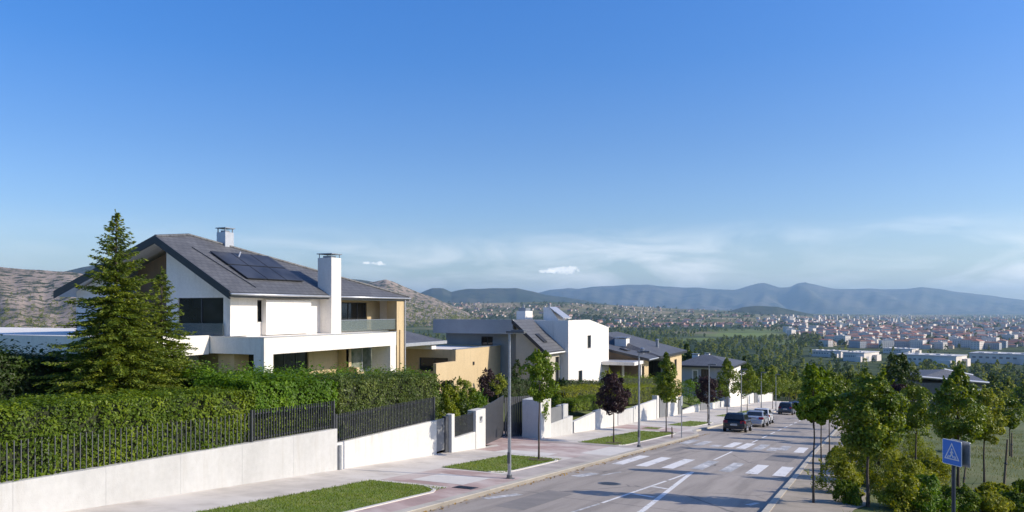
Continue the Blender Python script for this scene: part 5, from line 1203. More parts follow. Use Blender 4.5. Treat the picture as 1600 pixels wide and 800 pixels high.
def car(loc, label, kind, pm, rz=0.0, L=4.3, Wd=1.76, Hh=1.48):
    """nose towards +Y; origin under the middle of the car"""
    t = thing('parked_car', loc, label, 'car', 'cars parked along the left kerb')
    t.rotation_euler = (math.atan(-SLOPE), 0, rz)
    h = L/2; w = Wd/2
    if kind == 'sedan': belt = [(-h, .62, .80), (-h+.08, .90, .93), (-h+.55, .97, .97), (-h+1.0, .98, .98), (.2, .95, 1), (h-1.25, .93, 1), (h-.6, .84, .97), (h-.12, .70, .88), (h, .55, .74)]; roof_y = (-h+1.28, -h+.62, h-2.15, h-1.25)
    elif kind == 'suv': belt = [(-h, .70, .86), (-h+.06, 1.02, .95), (-h+.5, 1.05, .98), (-h+1.0, 1.05, .99), (.2, 1.03, 1), (h-1.2, 1.0, 1), (h-.6, .94, .97), (h-.1, .80, .88), (h, .60, .76)]; roof_y = (-h+.42, -h+.06, h-2.0, h-1.15)
    else: belt = [(-h, .64, .84), (-h+.05, .96, .94), (-h+.45, 1.0, .98), (-h+1.0, .99, .99), (.2, .96, 1), (h-1.2, .95, 1), (h-.6, .86, .97), (h-.12, .72, .88), (h, .55, .74)]; roof_y = (-h+.50, -h+.08, h-2.1, h-1.15)
    zb = .22
    # lower body: loft of rings
    mb = MB(); rings = []
    for y, zt_, ws in belt:
        W_ = w*ws; zm = zb + (zt_ - zb)*.55
        rings.append([(-W_*.86, y, zb), (-W_*.985, y, zb + .12), (-W_, y, zm), (-W_*.96, y, zt_ - .06), (-W_*.86, y, zt_), (0, y, zt_ + .03), (W_*.86, y, zt_), (W_*.96, y, zt_ - .06), (W_, y, zm), (W_*.985, y, zb + .12), (W_*.86, y, zb)])
    for a, b_ in zip(rings[:-1], rings[1:]):
        for i in range(len(a)):
            j = (i+1) % len(a); mb.poly([a[i], a[j], b_[j], b_[i]][::-1])
    mb.poly(rings[0]); mb.poly(rings[-1][::-1])
    body = mb.build('body', pm, t, local=True, smooth=False)
    # merge and smooth
    import bmesh
    bm = bmesh.new(); bm.from_mesh(body.data); bmesh.ops.remove_doubles(bm, verts=bm.verts, dist=.0005); bmesh.ops.recalc_face_normals(bm, faces=bm.faces); bm.to_mesh(body.data); bm.free()
    body.data.polygons.foreach_set('use_smooth', [True]*len(body.data.polygons))
    sub = body.modifiers.new('sub', 'SUBSURF'); sub.levels = 2; sub.render_levels = 2
    # cabin
    yr, yrb, yf, yfb = roof_y; bz = belt[3][1] - .03; rw, bw = w*.70, w*.875
    def ring(z, ya, yb, ww): return [(-ww, ya, z), (ww, ya, z), (ww, yb, z), (-ww, yb, z)]
    lo, mid, up = ring(bz, yrb, yfb, bw), ring(Hh - .10, yr - .06, yf + .12, rw + .05), ring(Hh, yr + .22, yf - .2, rw - .08)
    mb = MB(); mb.hexa(lo, mid); cab = mb.build('pillars', pm, t, local=True, bevel=.05)
    mb = MB(); mb.hexa([(x*1.004, y, z - .012) for x, y, z in mid], [(x, y, z) for x, y, z in up]); mb.build('roof', pm, t, local=True, bevel=.06)
    def lerp(a, b_, k): return tuple(a[i] + (b_[i]-a[i])*k for i in range(3))
    def glass(name, a, b_, c, d, off, m0=.07, m1=.07, v0=.08, v1=.93):
        q = [lerp(lerp(a, b_, m0), lerp(d, c, m0), v0), lerp(lerp(a, b_, 1-m1), lerp(d, c, 1-m1), v0), lerp(lerp(a, b_, 1-m1), lerp(d, c, 1-m1), v1), lerp(lerp(a, b_, m0), lerp(d, c, m0), v1)]
        mb = MB(); mb.hexa([tuple(Vector(p) - Vector(off)*.5) for p in q], [tuple(Vector(p) + Vector(off)) for p in q]); return mb.build(name, M['carglass'], t, local=True)
    glass('rear_window', lo[0], lo[1], mid[1], mid[0], (0, -.014, .008)); glass('windscreen', lo[2], lo[3], mid[3], mid[2], (0, .014, .008))
    for s, (A, B, C, D_) in ((1, (lo[1], lo[2], mid[2], mid[1])), (-1, (lo[3], lo[0], mid[0], mid[3]))):
        lens = .52 if s > 0 else .48
        glass('side_window', lerp(A, B, 0), lerp(A, B, .5), lerp(D_, C, .5), lerp(D_, C, 0), (s*.012, 0, .004), .12 if s > 0 else .06, .05); glass('side_window', lerp(A, B, .5), B, C, lerp(D_, C, .5), (s*.012, 0, .004), .05, .14)
    for sx in (-1, 1):
        for y in (-h + .82, h - .85):
            wl = thing('wheel', (sx*(w - .10), y, .315), None, None); wl.parent = t
            mb = MB(); mb.tube((-.1, 0, 0), (.1, 0, 0), .315, .315, 20); mb.build('tyre', M['tyre'], wl, local=True, bevel=.025)
            mb = MB(); mb.tube((sx*.08, 0, 0), (sx*.108, 0, 0), .21, .19, 14)
            for k in range(5): an = 6.283*k/5; mb.tube((sx*.11, 0, 0), (sx*.112, .18*math.cos(an), .18*math.sin(an)), .03, .025, 5)
            mb.build('rim', M['rim'], wl, local=True)
            mb = MB(); mb.tube((sx*-.02, y, .33), (sx*.0, y, .33), .36, .36, 20)
        ar = MB()
        for y in (-h + .82, h - .85): ar.tube((sx*(w - .16), y, .34), (sx*(w - .008), y, .34), .365, .365, 20)
        ar.build('wheel_arch', M['trim'], t, local=True)
        tl_ = MB(); ws = w*belt[0][2]
        tz = .70 if kind != 'suv' else .82
        tl_.hexa([(sx*(ws*.62), -h - .012, tz), (sx*(w*.93), -h + .05, tz), (sx*(w*.97), -h + .35, tz + .02), (sx*(ws*.62), -h + .2, tz)][::sx], [(sx*(ws*.66), -h + .015, tz + .2), (sx*(w*.90), -h + .10, tz + .22), (sx*(w*.945), -h + .35, tz + .2), (sx*(ws*.66), -h + .2, tz + .2)][::sx]); tl_.build('tail_light', M['tail'], t, local=True)
        hl = MB(); hl.hexa([(sx*w*.45, h - .2, .6), (sx*w*.86, h - .3, .6), (sx*w*.78, h - .06, .58), (sx*w*.45, h + .01, .58)][::-sx], [(sx*w*.45, h - .25, .74), (sx*w*.88, h - .35, .76), (sx*w*.78, h - .13, .72), (sx*w*.45, h - .05, .72)][::-sx]); hl.build('headlight', M['headlamp'], t, local=True)
        mr = MB(); my = yfb - .45; mr.hexa([(sx*(bw + .02), my - .06, bz + .03), (sx*(bw + .2), my - .05, bz + .05), (sx*(bw + .2), my + .05, bz + .05), (sx*(bw + .02), my + .06, bz + .03)][::sx], [(sx*(bw + .02), my - .06, bz + .16), (sx*(bw + .2), my - .05, bz + .16), (sx*(bw + .2), my + .05, bz + .16), (sx*(bw + .02), my + .06, bz + .16)][::sx]); mr.build('mirror', pm, t, local=True, bevel=.02)
        dh = MB()
        for y in (-.35, .55): dh.box(sx*(w*1.0 - .01), sx*(w*1.0 + .015), y, y + .18, .80, .835)
        dh.build('door_handle', M['trim'], t, local=True)
    mb = MB(); mb.box(-w*.80, w*.80, -h - .02, -h + .3, .24, .44); mb.build('bumper', M['trim'] if kind != 'sedan' else pm, t, local=True, bevel=.05)
    pz = .52 if kind == 'hatch' else .66
    mb = MB(); mb.box(-.26, .26, -h - .028, -h + .1, pz, pz + .11); mb.build('number_plate', M['plate'], t, local=True)
    mb = MB(); mb.box(-.22, .22, -h - .03, -h + .1, pz + .15, pz + .175); mb.build('trunk_handle', M['rim'] if kind != 'sedan' else M['trim'], t, local=True)
    return t
def road_car(n, t, *a, **k): return car((n, t, road_z(t, .006)), *a, **k)
road_car(-9.66, 64.8, 'black hatchback parked nearest, with red tail lights', 'hatch', M['black_paint'], L=4.2, Wd=1.8, Hh=1.5)
road_car(-9.42, 74.3, 'silver saloon parked just ahead of the black hatchback', 'sedan', M['silver_paint'], L=4.5, Wd=1.78, Hh=1.43)
road_car(-9.6, 80.6, 'white car half hidden in front of the silver saloon', 'hatch', M['white_paint'], L=4.0, Wd=1.74, Hh=1.5)
road_car(-10.0, 109, 'blue grey estate car parked alone farther down the street', 'suv', M['bluegrey_paint'], L=4.5, Wd=1.84, Hh=1.6)
road_car(-9.95, 119, 'navy car just beyond the blue grey estate', 'hatch', M['navy_paint'], L=4.2, Wd=1.78, Hh=1.5)
road_car(-10.0, 128, 'farthest dark parked car near the bottom of the street', 'hatch', M['bluegrey_paint'], L=4.2, Wd=1.78, Hh=1.48)
# ---------------------------------------------------------------- far country
def smooth(a, b_, x):
    k = np.clip((x - a) / (b_ - a), 0, 1); return k*k*(3 - 2*k)
def cam_xy(n, t): return n*CT + t*ST, -n*ST + t*CT
def hash_noise(x, y, s=0):
    return (np.sin(x*1.0 + 1.7*np.sin(y*.7 + s) + s) + np.sin(y*1.3 + 1.3*np.sin(x*.9 + 2*s)) + .5*np.sin(2.3*x - 1.9*y + 3*s)) / 2.5
RISE_X = np.array([-2500, -800, -300, 0, 300, 600, 700, 780, 850, 900, 1000, 1100, 1200, 1400, 4000], float)
RISE_Y = np.array([476, 476, 478, 480, 478, 472, 474, 473, 471, 473, 479, 484, 490, 497, 497], float)
def terr(n, t):
    x, y = cam_xy(np.asarray(n, float), np.asarray(t, float))
    zs = -CAMH - SLOPE*np.asarray(t, float) - .6
    # soft maximum of the hill slope and the plain
    zp = -70 + 1.2*hash_noise(x/180, y/260)*smooth(400, 1500, y)
    k = 6.0; z = np.where(np.abs(zs - zp) > 60, np.maximum(zs, zp), np.log(np.exp(np.clip((zs - zp)/k, -40, 40)) + 1)*k + zp)
    z = np.minimum(z, 12)
    px = 800 + F*np.clip(x/np.maximum(y, 50), -3, 3)
    zr = (HY - np.interp(px, RISE_X, RISE_Y))/F*7000 + 70
    z = z + np.maximum(zr, 0)*smooth(2300, 7200, y)*(1 + .12*hash_noise(x/700, y/900, 2))*(1 - smooth(9000, 16000, y))
    return z
# ground sheet: polar grid about the camera's foot
az = np.concatenate([np.linspace(-180, -46, 34)[:-1], np.linspace(-46, 40, 260), np.linspace(40, 180, 35)[1:]])
rr_ = np.concatenate([[0.0], np.geomspace(6, 30000, 190)])
A_, R_ = np.meshgrid(np.radians(az), rr_, indexing='ij')
X_ = R_*np.sin(A_); Y_ = R_*np.cos(A_)
Nn_, Tt_ = X_*CT - Y_*ST, X_*ST + Y_*CT
Z_ = terr(Nn_, Tt_)
nearm = (Tt_ < 186) & (Tt_ > -30) & (Nn_ > -92) & (Nn_ < 85)
Z_ = np.where(nearm, Z_ - .9, Z_)
v = np.stack([Nn_, Tt_, Z_], -1).reshape(-1, 3); na, nr_ = A_.shape
ii, jj = np.meshgrid(np.arange(na - 1), np.arange(nr_ - 1), indexing='ij')
a = (ii*nr_ + jj).ravel(); f = np.stack([a, a + 1, a + nr_ + 1, a + nr_], 1)
def landmat():
    m, nt, b, out = newmat('valley_land')
    n1 = noise(nt, .0022, 6, .62); r1 = ramp(nt, [(.34, (.030, .050, .020)), (.46, (.055, .080, .028)), (.52, (.12, .13, .045)), (.57, (.24, .20, .11)), (.66, (.30, .25, .15)), (.74, (.06, .08, .03))]); nt.links.new(n1.outputs[0], r1.inputs[0])
    n2 = noise(nt, .03, 5, .7); r2 = ramp(nt, [(.42, (.03, .048, .02)), (.6, (.09, .11, .04))]); nt.links.new(n2.outputs[0], r2.inputs[0])
    # near wood floor -> open country with distance from the street
    tc = nt.nodes.new('ShaderNodeTexCoord'); ln = nt.nodes.new('ShaderNodeVectorMath'); ln.operation = 'LENGTH'; nt.links.new(tc.outputs['Object'], ln.inputs[0])
    rg_ = nt.nodes.new('ShaderNodeMapRange'); rg_.inputs[1].default_value = 1500; rg_.inputs[2].default_value = 3200; nt.links.new(ln.outputs['Value'], rg_.inputs[0])
    at = nt.nodes.new('ShaderNodeAttribute'); at.attribute_name = 'field'
    c = mixc(nt, rg_.outputs[0], r2.outputs[0], r1.outputs[0])
    sp = nt.nodes.new('ShaderNodeSeparateColor'); nt.links.new(at.outputs[0], sp.inputs[0])
    c = mixc(nt, sp.outputs[0], c, (.17, .22, .06)); c = mixc(nt, sp.outputs[1], c, (.30, .235, .13)); c = mixc(nt, sp.outputs[2], c, (.030, .052, .022))
    nt.links.new(c, b.inputs['Base Color']); b.inputs['Roughness'].default_value = .95; b.inputs['Specular IOR Level'].default_value = .1; return m
M['land'] = landmat()
gm = arr_mesh('ground', v, f, M['land'], smooth=True)
# land cover: meadows (r), stubble fields (g), woods (b) by place in the valley
def proj(n, t, z):
    x, y = cam_xy(n, t); return 800 + F*x/np.maximum(y, 1), HY - F*z/np.maximum(y, 1), y
vx, vy, vd = proj(v[:, 0], v[:, 1], v[:, 2])
colr = np.zeros((len(v), 4), np.float32); colr[:, 3] = 1
def patch(ch, cx, cy, rx, ry, s=1.0):
    d = ((vx - cx)/rx)**2 + ((vy - cy)/ry)**2; k = s*np.clip(1.6 - 1.6*d + .35*hash_noise(vx/9, vy/2.2), 0, 1); colr[:, ch] = np.maximum(colr[:, ch], k*(vd > 500))
patch(0, 1165, 523, 75, 4.5); patch(0, 1090, 531, 40, 3); patch(0, 1240, 534, 60, 4, .7); patch(0, 1310, 510, 40, 3, .6)
patch(1, 772, 477, 60, 5); patch(1, 1430, 493.5, 90, 1.6, .8); patch(1, 690, 470, 40, 4, .7); patch(1, 900, 479, 110, 4, .6)
patch(1, 1430, 521, 240, 26, .45); patch(1, 1330, 501, 220, 8, .6); patch(1, 900, 490, 260, 14, .35); patch(0, 1180, 517, 90, 3, .6)
patch(2, 700, 497, 120, 9, .8); patch(2, 900, 499, 140, 6, .8); patch(2, 1040, 545, 200, 16, .8)
ca = gm.color_attributes.new('field', 'FLOAT_COLOR', 'POINT'); ca.data.foreach_set('color', colr.ravel())
tag(link_mesh('ground', gm), kind='structure')

# ---- hills and mountains: each a real ridge with a front and a back slope
def hillmat(name, stops, scale, spots=None, sscale=.02, slo=.52, shi=.56):
    m, nt, b, out = newmat(name); n1 = noise(nt, scale, 6, .65); r = ramp(nt, stops); nt.links.new(n1.outputs[0], r.inputs[0]); c = r.outputs[0]
    if spots:
        n2 = noise(nt, sscale, 5, .75); r2 = ramp(nt, [(slo, (0,)*3), (shi, (1,)*3)]); nt.links.new(n2.outputs[0], r2.inputs[0]); c = mixc(nt, r2.outputs[0], c, spots)
    nt.links.new(c, b.inputs['Base Color']); b.inputs['Roughness'].default_value = .95; b.inputs['Specular IOR Level'].default_value = .1
    n3 = noise(nt, sscale*1.5, 5, .7); bump(nt, b, n3.outputs[0], .22 if spots and sscale > .02 else .5, .12/sscale); return m
M['rockhill'] = hillmat('rocky_scrub_hill', [(.35, (.25, .20, .155)), (.5, (.345, .27, .21)), (.65, (.42, .33, .255))], .004, (.05, .06, .03), .03, .49, .55)
M['bluehill'] = hillmat('wooded_hill', [(.4, (.045, .06, .035)), (.6, (.09, .09, .06))], .0012, (.035, .05, .03), .006)
M['mountain'] = hillmat('mountain_range', [(.38, (.085, .09, .065)), (.55, (.14, .13, .10)), (.7, (.19, .165, .135))], .0006, (.05, .062, .042), .002, .5, .6)
def ridge(name, pts, D0, wf, wb, mat, zbase=-72, amp=.10, seed=0, nu=240, nv=34, gul=3.0, label=None):
    xs = np.array([p[0] for p in pts], float); ys = np.array([p[1] for p in pts], float)
    u = np.linspace(xs[0], xs[-1], nu); w = np.concatenate([np.linspace(-1, 0, nv), np.linspace(0, 1, nv//2)[1:]])
    U, Wv = np.meshgrid(u, w, indexing='ij')
    zr = (HY - np.interp(U, xs, ys))/F*D0
    # small ruggedness of the crest
    zr = zr + amp*.05*np.maximum(zr - zbase, 0)*hash_noise(U/14 + seed, U*0 + seed, seed)
    D = D0 + np.where(Wv < 0, Wv*wf, Wv*wb)
    s_ = np.where(Wv < 0, (1 + Wv)**1.25, (1 - Wv)**1.1)
    gu = hash_noise(U/26 + seed + Wv*2.0, Wv*gul + U/60, seed)*.6 + hash_noise(U/9 + Wv*3, Wv*gul*2 + seed, seed + 1)*.3
    z = zbase + (zr - zbase)*np.clip(s_ + amp*gu*np.minimum(1, 5*np.abs(Wv))*s_*(1 - s_)*4*.5, 0, 1.0)
    edge = smooth(0, .03, (U - xs[0])/(xs[-1] - xs[0]))*smooth(0, .03, (xs[-1] - U)/(xs[-1] - xs[0])); z = zbase + (z - zbase)*edge
    x = (U - 800)/F*D0*(D/D0); y = D
    n, t = x*CT - y*ST, x*ST + y*CT
    vv = np.stack([n, t, z], -1).reshape(-1, 3); a_, b_ = U.shape
    i_, j_ = np.meshgrid(np.arange(a_ - 1), np.arange(b_ - 1), indexing='ij'); q = (i_*b_ + j_).ravel()
    o = link_mesh(name, arr_mesh(name, vv, np.stack([q, q + b_, q + b_ + 1, q + 1], 1), mat, smooth=True)); tag(o, kind='structure'); RG_[name + str(seed)] = (np.stack([n, t, z], -1), Wv); return o
RG_ = {}
ridge('rocky_hills', [(-700, 470), (-400, 440), (-200, 428), (-60, 414), (0, 417), (40, 421), (70, 423), (110, 425), (160, 432), (230, 448), (330, 470), (430, 485)], 2700, 1300, 900, M['rockhill'], seed=1, amp=.16)
ridge('wooded_hills', [(-200, 470), (20, 445), (60, 432), (95, 425), (130, 417), (150, 414), (200, 408), (300, 408), (420, 420), (520, 434), (562, 437), (590, 443), (640, 462), (720, 480)], 6500, 1800, 2000, M['bluehill'], seed=2, amp=.4)
ridge('rocky_hills', [(350, 485), (430, 465), (500, 452), (560, 443), (585, 440), (603, 436.5), (615, 440), (632, 448), (655, 457), (680, 466), (705, 477), (735, 490), (760, 494)], 4200, 1300, 1200, M['rockhill'], seed=3, amp=.16)
ridge('wooded_hills', [(600, 486), (640, 466), (662, 455), (675, 450), (692, 450.5), (705, 456), (718, 453), (732, 451), (770, 450.5), (807, 450), (832, 455), (854, 461), (896, 466), (940, 474), (1000, 482)], 10500, 2200, 2500, M['bluehill'], seed=4, amp=.35)
ridge('mountains', [(560, 488), (700, 470), (800, 463), (830, 460), (858, 453.5), (888, 450), (902, 452), (924, 448), (964, 446), (1009, 445), (1040, 447), (1066, 449.5), (1110, 451), (1150, 452.5), (1172, 447.5), (1185, 443.5), (1194, 442.3), (1205, 445), (1217, 448), (1235, 447.5), (1246, 443.5), (1258, 442), (1268, 444.5), (1285, 448.5), (1319, 451), (1375, 452.5), (1410, 450.5), (1442, 449.7), (1487, 454), (1544, 462), (1600, 468.5), (1680, 478), (1800, 486)], 19500, 4800, 4000, M['mountain'], seed=5, amp=.7, nu=420)
ridge('wooded_hills', [(1110, 493), (1140, 486), (1160, 480), (1180, 478), (1215, 479.5), (1240, 485), (1275, 492)], 6800, 900, 1200, M['bluehill'], seed=6, amp=.3, nu=90)

# ---- rays on the ground
def ground_hit(px, py):
    px = np.asarray(px, float); py = np.asarray(py, float); Ds = np.geomspace(160, 16000, 340)
    u = (px - 800)/F; vv = (HY - py)/F; hit = np.zeros(len(px)); done = np.zeros(len(px), bool)
    for D in Ds:
        n = (u*CT - ST)*D; t = (u*ST + CT)*D; z = vv*D; k = (~done) & (z < terr(n, t)); hit[k] = D; done |= k
    hit[~done] = np.nan; return (u*CT - ST)*hit, (u*ST + CT)*hit, hit

# ---- town houses
def house_mesh(name, w, d, h, roof, mats, eave=.4):
    """one small house: walls (slot 0), roof (slot 1), windows (slot 2)"""
    mb = MB(); mb.box(-w/2, w/2, -d/2, d/2, -3, h); mb.cm = 1
    if roof > 0:
        e = eave; A = [(-w/2-e, -d/2-e, h), (w/2+e, -d/2-e, h), (w/2+e, d/2+e, h), (-w/2-e, d/2+e, h)]; r0, r1 = (-w/2 + d*.3, 0, h + roof), (w/2 - d*.3, 0, h + roof)
        mb.poly([A[0], A[1], r1, r0]); mb.poly([A[2], A[3], r0, r1]); mb.poly([A[1], A[2], r1]); mb.poly([A[3], A[0], r0]); mb.poly(A[::-1])
    else:
        mb.box(-w/2-.3, w/2+.3, -d/2-.3, d/2+.3, h + .01, h + .6); mb.box(-w*.15, w*.1, -d*.2, d*.15, h + .6, h + 2.4)
    mb.cm = 2; fl = max(1, int(h//3.2))
    for q in range(fl):
        z0 = 1.0 + q*3.1
        for s in (-1, 1):
            k = max(2, int(w//3.6))
            for i in range(k): x = -w/2 + w*(i + .5)/k; mb.box(x - .6, x + .6, s*(d/2 + .04), s*(d/2 - .1), z0, z0 + 1.5)
            k = max(1, int(d//4))
            for i in range(k): y = -d/2 + d*(i + .5)/k; mb.box(s*(w/2 + .04), s*(w/2 - .1), y - .6, y + .6, z0, z0 + 1.5)
    me = bpy.data.meshes.new(name); me.from_pydata(mb.v, [], mb.f)
    for m_ in mats: me.materials.append(m_)
    me.polygons.foreach_set('material_index', mb.m); me.update(); return me
M['t_white'] = pmat('town_white', (.74, .67, .60), None, .1, .9); M['t_cream'] = pmat('town_cream', (.68, .57, .45), None, .1, .9); M['t_pink'] = pmat('town_pink', (.64, .46, .40), None, .1, .9); M['t_grey'] = pmat('town_grey', (.42, .43, .45), None, .1, .9)
M['t_red'] = pmat('red_roof_tiles', (.38, .165, .115), (.31, .145, .11), .3, .9); M['t_brown'] = pmat('brown_roof_tiles', (.26, .145, .105), (.22, .13, .10), .3, .9); M['t_flat'] = pmat('pale_flat_roof', (.52, .52, .52), None, .2, .9); M['t_win'] = pmat('town_window', (.16, .17, .19), None, 1, .3)
kinds = [('village_house', 'small white house with a red tiled roof in the far town', house_mesh('village_house', 11, 9, 6, 2.6, [M['t_white'], M['t_red'], M['t_win']])),
         ('village_house', 'small cream house with a brown tiled roof in the far town', house_mesh('village_house', 13, 9, 6.5, 2.8, [M['t_cream'], M['t_brown'], M['t_win']])),
         ('row_house', 'long pinkish row of houses with red roofs in the far town', house_mesh('row_house', 30, 10, 7, 3.0, [M['t_pink'], M['t_red'], M['t_win']])),
         ('apartment_block', 'white apartment block with a red roof in the far town', house_mesh('apartment_block', 26, 13, 13, 2.6, [M['t_white'], M['t_red'], M['t_win']])),
         ('apartment_block', 'pale flat-roofed apartment block in the far town', house_mesh('apartment_block', 24, 14, 16, 0, [M['t_white'], M['t_flat'], M['t_win']])),
         ('apartment_tower', 'slim white apartment tower in the far town', house_mesh('apartment_tower', 16, 14, 30, 0, [M['t_white'], M['t_flat'], M['t_win']])),
         ('apartment_block', 'grey apartment block with a brown roof in the far town', house_mesh('apartment_block', 30, 13, 12, 2.6, [M['t_grey'], M['t_brown'], M['t_win']]))]
rt = np.random.default_rng(9); spots = []
def zone(n, x0, x1, y0, y1, probs, slope=0.0, pw=1.0):
    px = rt.uniform(x0, x1, n); py = y0 + (y1 - y0)*rt.uniform(0, 1, n)**pw + slope*(px - x0); nn, tt, D = ground_hit(px, py)
    k = rt.choice(len(kinds), n, p=np.array(probs)/sum(probs))
    for i in range(n):
        if not np.isnan(D[i]): spots.append((D[i], nn[i], tt[i], k[i]))
zone(210, 1330, 1610, 524, 546, [2, 2, 4, 6, 3, 0, 4])
zone(130, 1290, 1450, 521, 543, [2, 2, 4, 5, 2, 0, 2])
zone(520, 1230, 1610, 505, 526, [4, 4, 5, 4, 3, 0, 2])
zone(420, 1200, 1620, 493, 507, [5, 5, 4, 3, 3, 1, 1])
zone(48, 1180, 1390, 497, 508, [0, 0, 1, 3, 4, 5, 1])
zone(60, 1240, 1400, 509, 520, [3, 3, 4, 4, 1, 0, 1], .03)
zone(120, 950, 1200, 507, 513, [4, 2, 7, 0, 0, 0, 0], -.008)
zone(90, 850, 1200, 492, 506, [5, 4, 4, 1, 0, 0, 0])
zone(230, 640, 1200, 475, 496, [6, 5, 4, 0, 0, 0, 0])
zone(160, 640, 760, 466, 500, [6, 5, 4, 0, 0, 0, 0])
zone(50, 636, 700, 498, 508, [5, 2, 6, 2, 0, 0, 0])
zone(60, 60, 160, 492, 508, [5, 3, 6, 1, 0, 0, 0]); zone(60, 960, 1130, 474, 486, [6, 4, 3, 0, 0, 0, 0])
spots.sort(); rz_ = 0; nbig = 290
used = []; kept = []
for s in spots:
    ok = all(abs(s[1] - q[1]) + abs(s[2] - q[2]) > 26 for q in used[-60:])
    if ok: used.append(s); kept.append(s)
cv = []; cf = []; cm = []; cmats = [M[k_] for k_ in ('t_white', 't_cream', 't_pink', 't_grey', 't_red', 't_brown', 't_flat', 't_win')]; off = 0
cache = {}
for i, (D, n, t, k) in enumerate(kept):
    nm, lb, me = kinds[k]; z = float(terr(n, t)); an = R(rt.choice([-20, -20, -20, -14, 70, -35, 20]) + rt.normal(0, 6)); sc = rt.uniform(.55, 1.15)
    if i < nbig:
        o = bpy.data.objects.new(nm, me); COL.objects.link(o); o.location = (n, t, z); o.rotation_euler = (0, 0, an); o.scale = (sc,)*3
        tag(o, lb, 'house' if 'house' in nm else 'building', 'buildings of the far town')
    else:
        if k not in cache: cache[k] = (np.array([x.co[:] for x in me.vertices]), [tuple(p.vertices) for p in me.polygons][:11], [p.material_index for p in me.polygons][:11], [cmats.index(m_) for m_ in me.materials])
        V, Fc, Mi, mp_ = cache[k]; c, s_ = math.cos(an), math.sin(an)
        W_ = V[:24 if True else None]*sc; nvm = max(max(q) for q in Fc) + 1; W_ = V[:nvm]*sc
        cv += [(n + c*x - s_*y, t + s_*x + c*y, z + zz) for x, y, zz in W_]; cf += [tuple(off + q for q in fc) for fc in Fc]; cm += [mp_[q] for q in Mi]; off += nvm
me = bpy.data.meshes.new('distant_town'); me.from_pydata(cv, [], cf)
for m_ in cmats: me.materials.append(m_)
me.polygons.foreach_set('material_index', cm); me.update()
tag(link_mesh('distant_town', me), 'countless tiny houses of the farthest part of the town', 'town', kind='stuff')
print('town', len(kept))
# ---- warehouses
WYAW = R(-20)
def warehouse(label, x0, xs, x1, ytop, ybase):
    nn, tt, D = ground_hit([xs], [ybase]); n, t, D = nn[0], tt[0], D[0]; z = float(terr(n, t))
    w = (xs - x0)*D/F/.92; dep = max(25, (x1 - xs)*D/F/.36); h = (ybase - ytop)*D/F
    th_ = thing('warehouse', (n, t, z), label, 'warehouse', None, WYAW)
    mb = MB(); mb.box(-w, 0, 0, dep, -3, h - .5); mb.build('wall', M['t_white'], th_, local=True)
    mb = MB(); mb.box(-w*.34, -w*.06, -7, -.01, -3, h*.6); mb.build('annex', M['t_white'], th_, local=True); mb = MB(); mb.box(.01, 6, dep*.55, dep*.85, -3, h*.7); mb.build('annex', M['t_white'], th_, local=True)
    mb = MB(); mb.box(-w - .8, .8, -.8, dep + .8, h - .499, h + .35); mb.build('roof', M['t_flat'], th_, local=True)
    for i in range(5): x = -w*.9 + w*.18*i; mb = MB(); mb.box(x, x + w*.07, dep*.2, dep*.5, h + .36, h + 1.1 + .5*(i % 2)); mb.build('skylight', M['t_flat'], th_, local=True)
    for i in range(7): x = -w*.96 + w*.085*i*1.02; mb = MB(); mb.box(x, x + w*.045, -.12, .05, h*.5, h*.68); mb.build('window', M['t_win'], th_, local=True)
    mb = MB(); mb.box(-.05, .12, dep*.15, dep*.32, -.2, h*.55); mb.build('door', M['t_grey'], th_, local=True); return th_
warehouse('white warehouse at the left end of the row, beside the wood', 1268, 1314, 1320, 549, 559)
warehouse('white warehouse with a broad sunlit right end, second from the left', 1320, 1350, 1373, 552, 566)
warehouse('long low white warehouse beyond the dark verge trees', 1412, 1494, 1515, 557, 574)
warehouse('long pale warehouse at the right edge of the town', 1537, 1640, 1660, 556, 572)
warehouse('small white warehouse behind the long low warehouse', 1385, 1425, 1436, 546, 554)

# ---------------------------------------------------------------- woods
def blob_tree(seed, n, w, h, shape, leaf, trunk):
    rg = np.random.default_rng(seed); p, nr, c = crown_points(rg, w, h - trunk, n, shape, 22); p[:, 2] += trunk
    return leaf_quads(p, nr, leaf, .85, rg)
wood = []
for k, (w, h, shp, mt) in enumerate(((5.5, 9, 'oval', 'olive'), (4.0, 10, 'column', 'olive'), (6.0, 10, 'dome', 'pine'), (5.0, 12, 'column', 'pine'), (6, 8.5, 'oval', 'lightmaple'))):
    v, f = blob_tree(500 + k, 700, w, h, shp, .75, h*.16); tm_ = MB(); tm_.tube((0, 0, -1), (0, 0, h*.5), .2, .08, 6)
    tme = bpy.data.meshes.new('trunk'); tme.from_pydata(tm_.v, [], tm_.f); tme.materials.append(M['bark'])
    wood.append((arr_mesh('crown', v, f, M[mt]), tme, ['rounded olive green tree of the wood below the street', 'slim olive green tree of the wood below the street', 'broad dark green tree of the wood below the street', 'tall dark conifer of the wood below the street', 'light green tree of the wood below the street'][k], h))
rw = np.random.default_rng(21); cand = []
def forest(n, x0, x1, d0, d1, probs, hs=1.0, pw=1.0):
    px = rw.uniform(x0, x1, n); D = d0 + (d1 - d0)*rw.uniform(0, 1, n)**pw; u = (px - 800)/F; N_, T_ = (u*CT - ST)*D, (u*ST + CT)*D
    for i in range(n):
        if (T_[i] < 178 and -40 < N_[i] < 30): continue
        if -14.5 < N_[i] < 0.5 and T_[i] < 205: continue
        cand.append((D[i], N_[i], T_[i], int(rw.choice(5, p=np.array(probs)/sum(probs))), hs*rw.uniform(.75, 1.25)))
forest(90, 948, 1090, 165, 300, [1, 1, 5, 5, 1], 1.05)
forest(60, 1060, 1320, 195, 330, [6, 4, 1, 1, 1], .72)
forest(120, 1080, 1330, 250, 620, [6, 3, 2, 1, 1], .9)
forest(70, 1310, 1640, 150, 330, [4, 1, 3, 1, 2], .75)
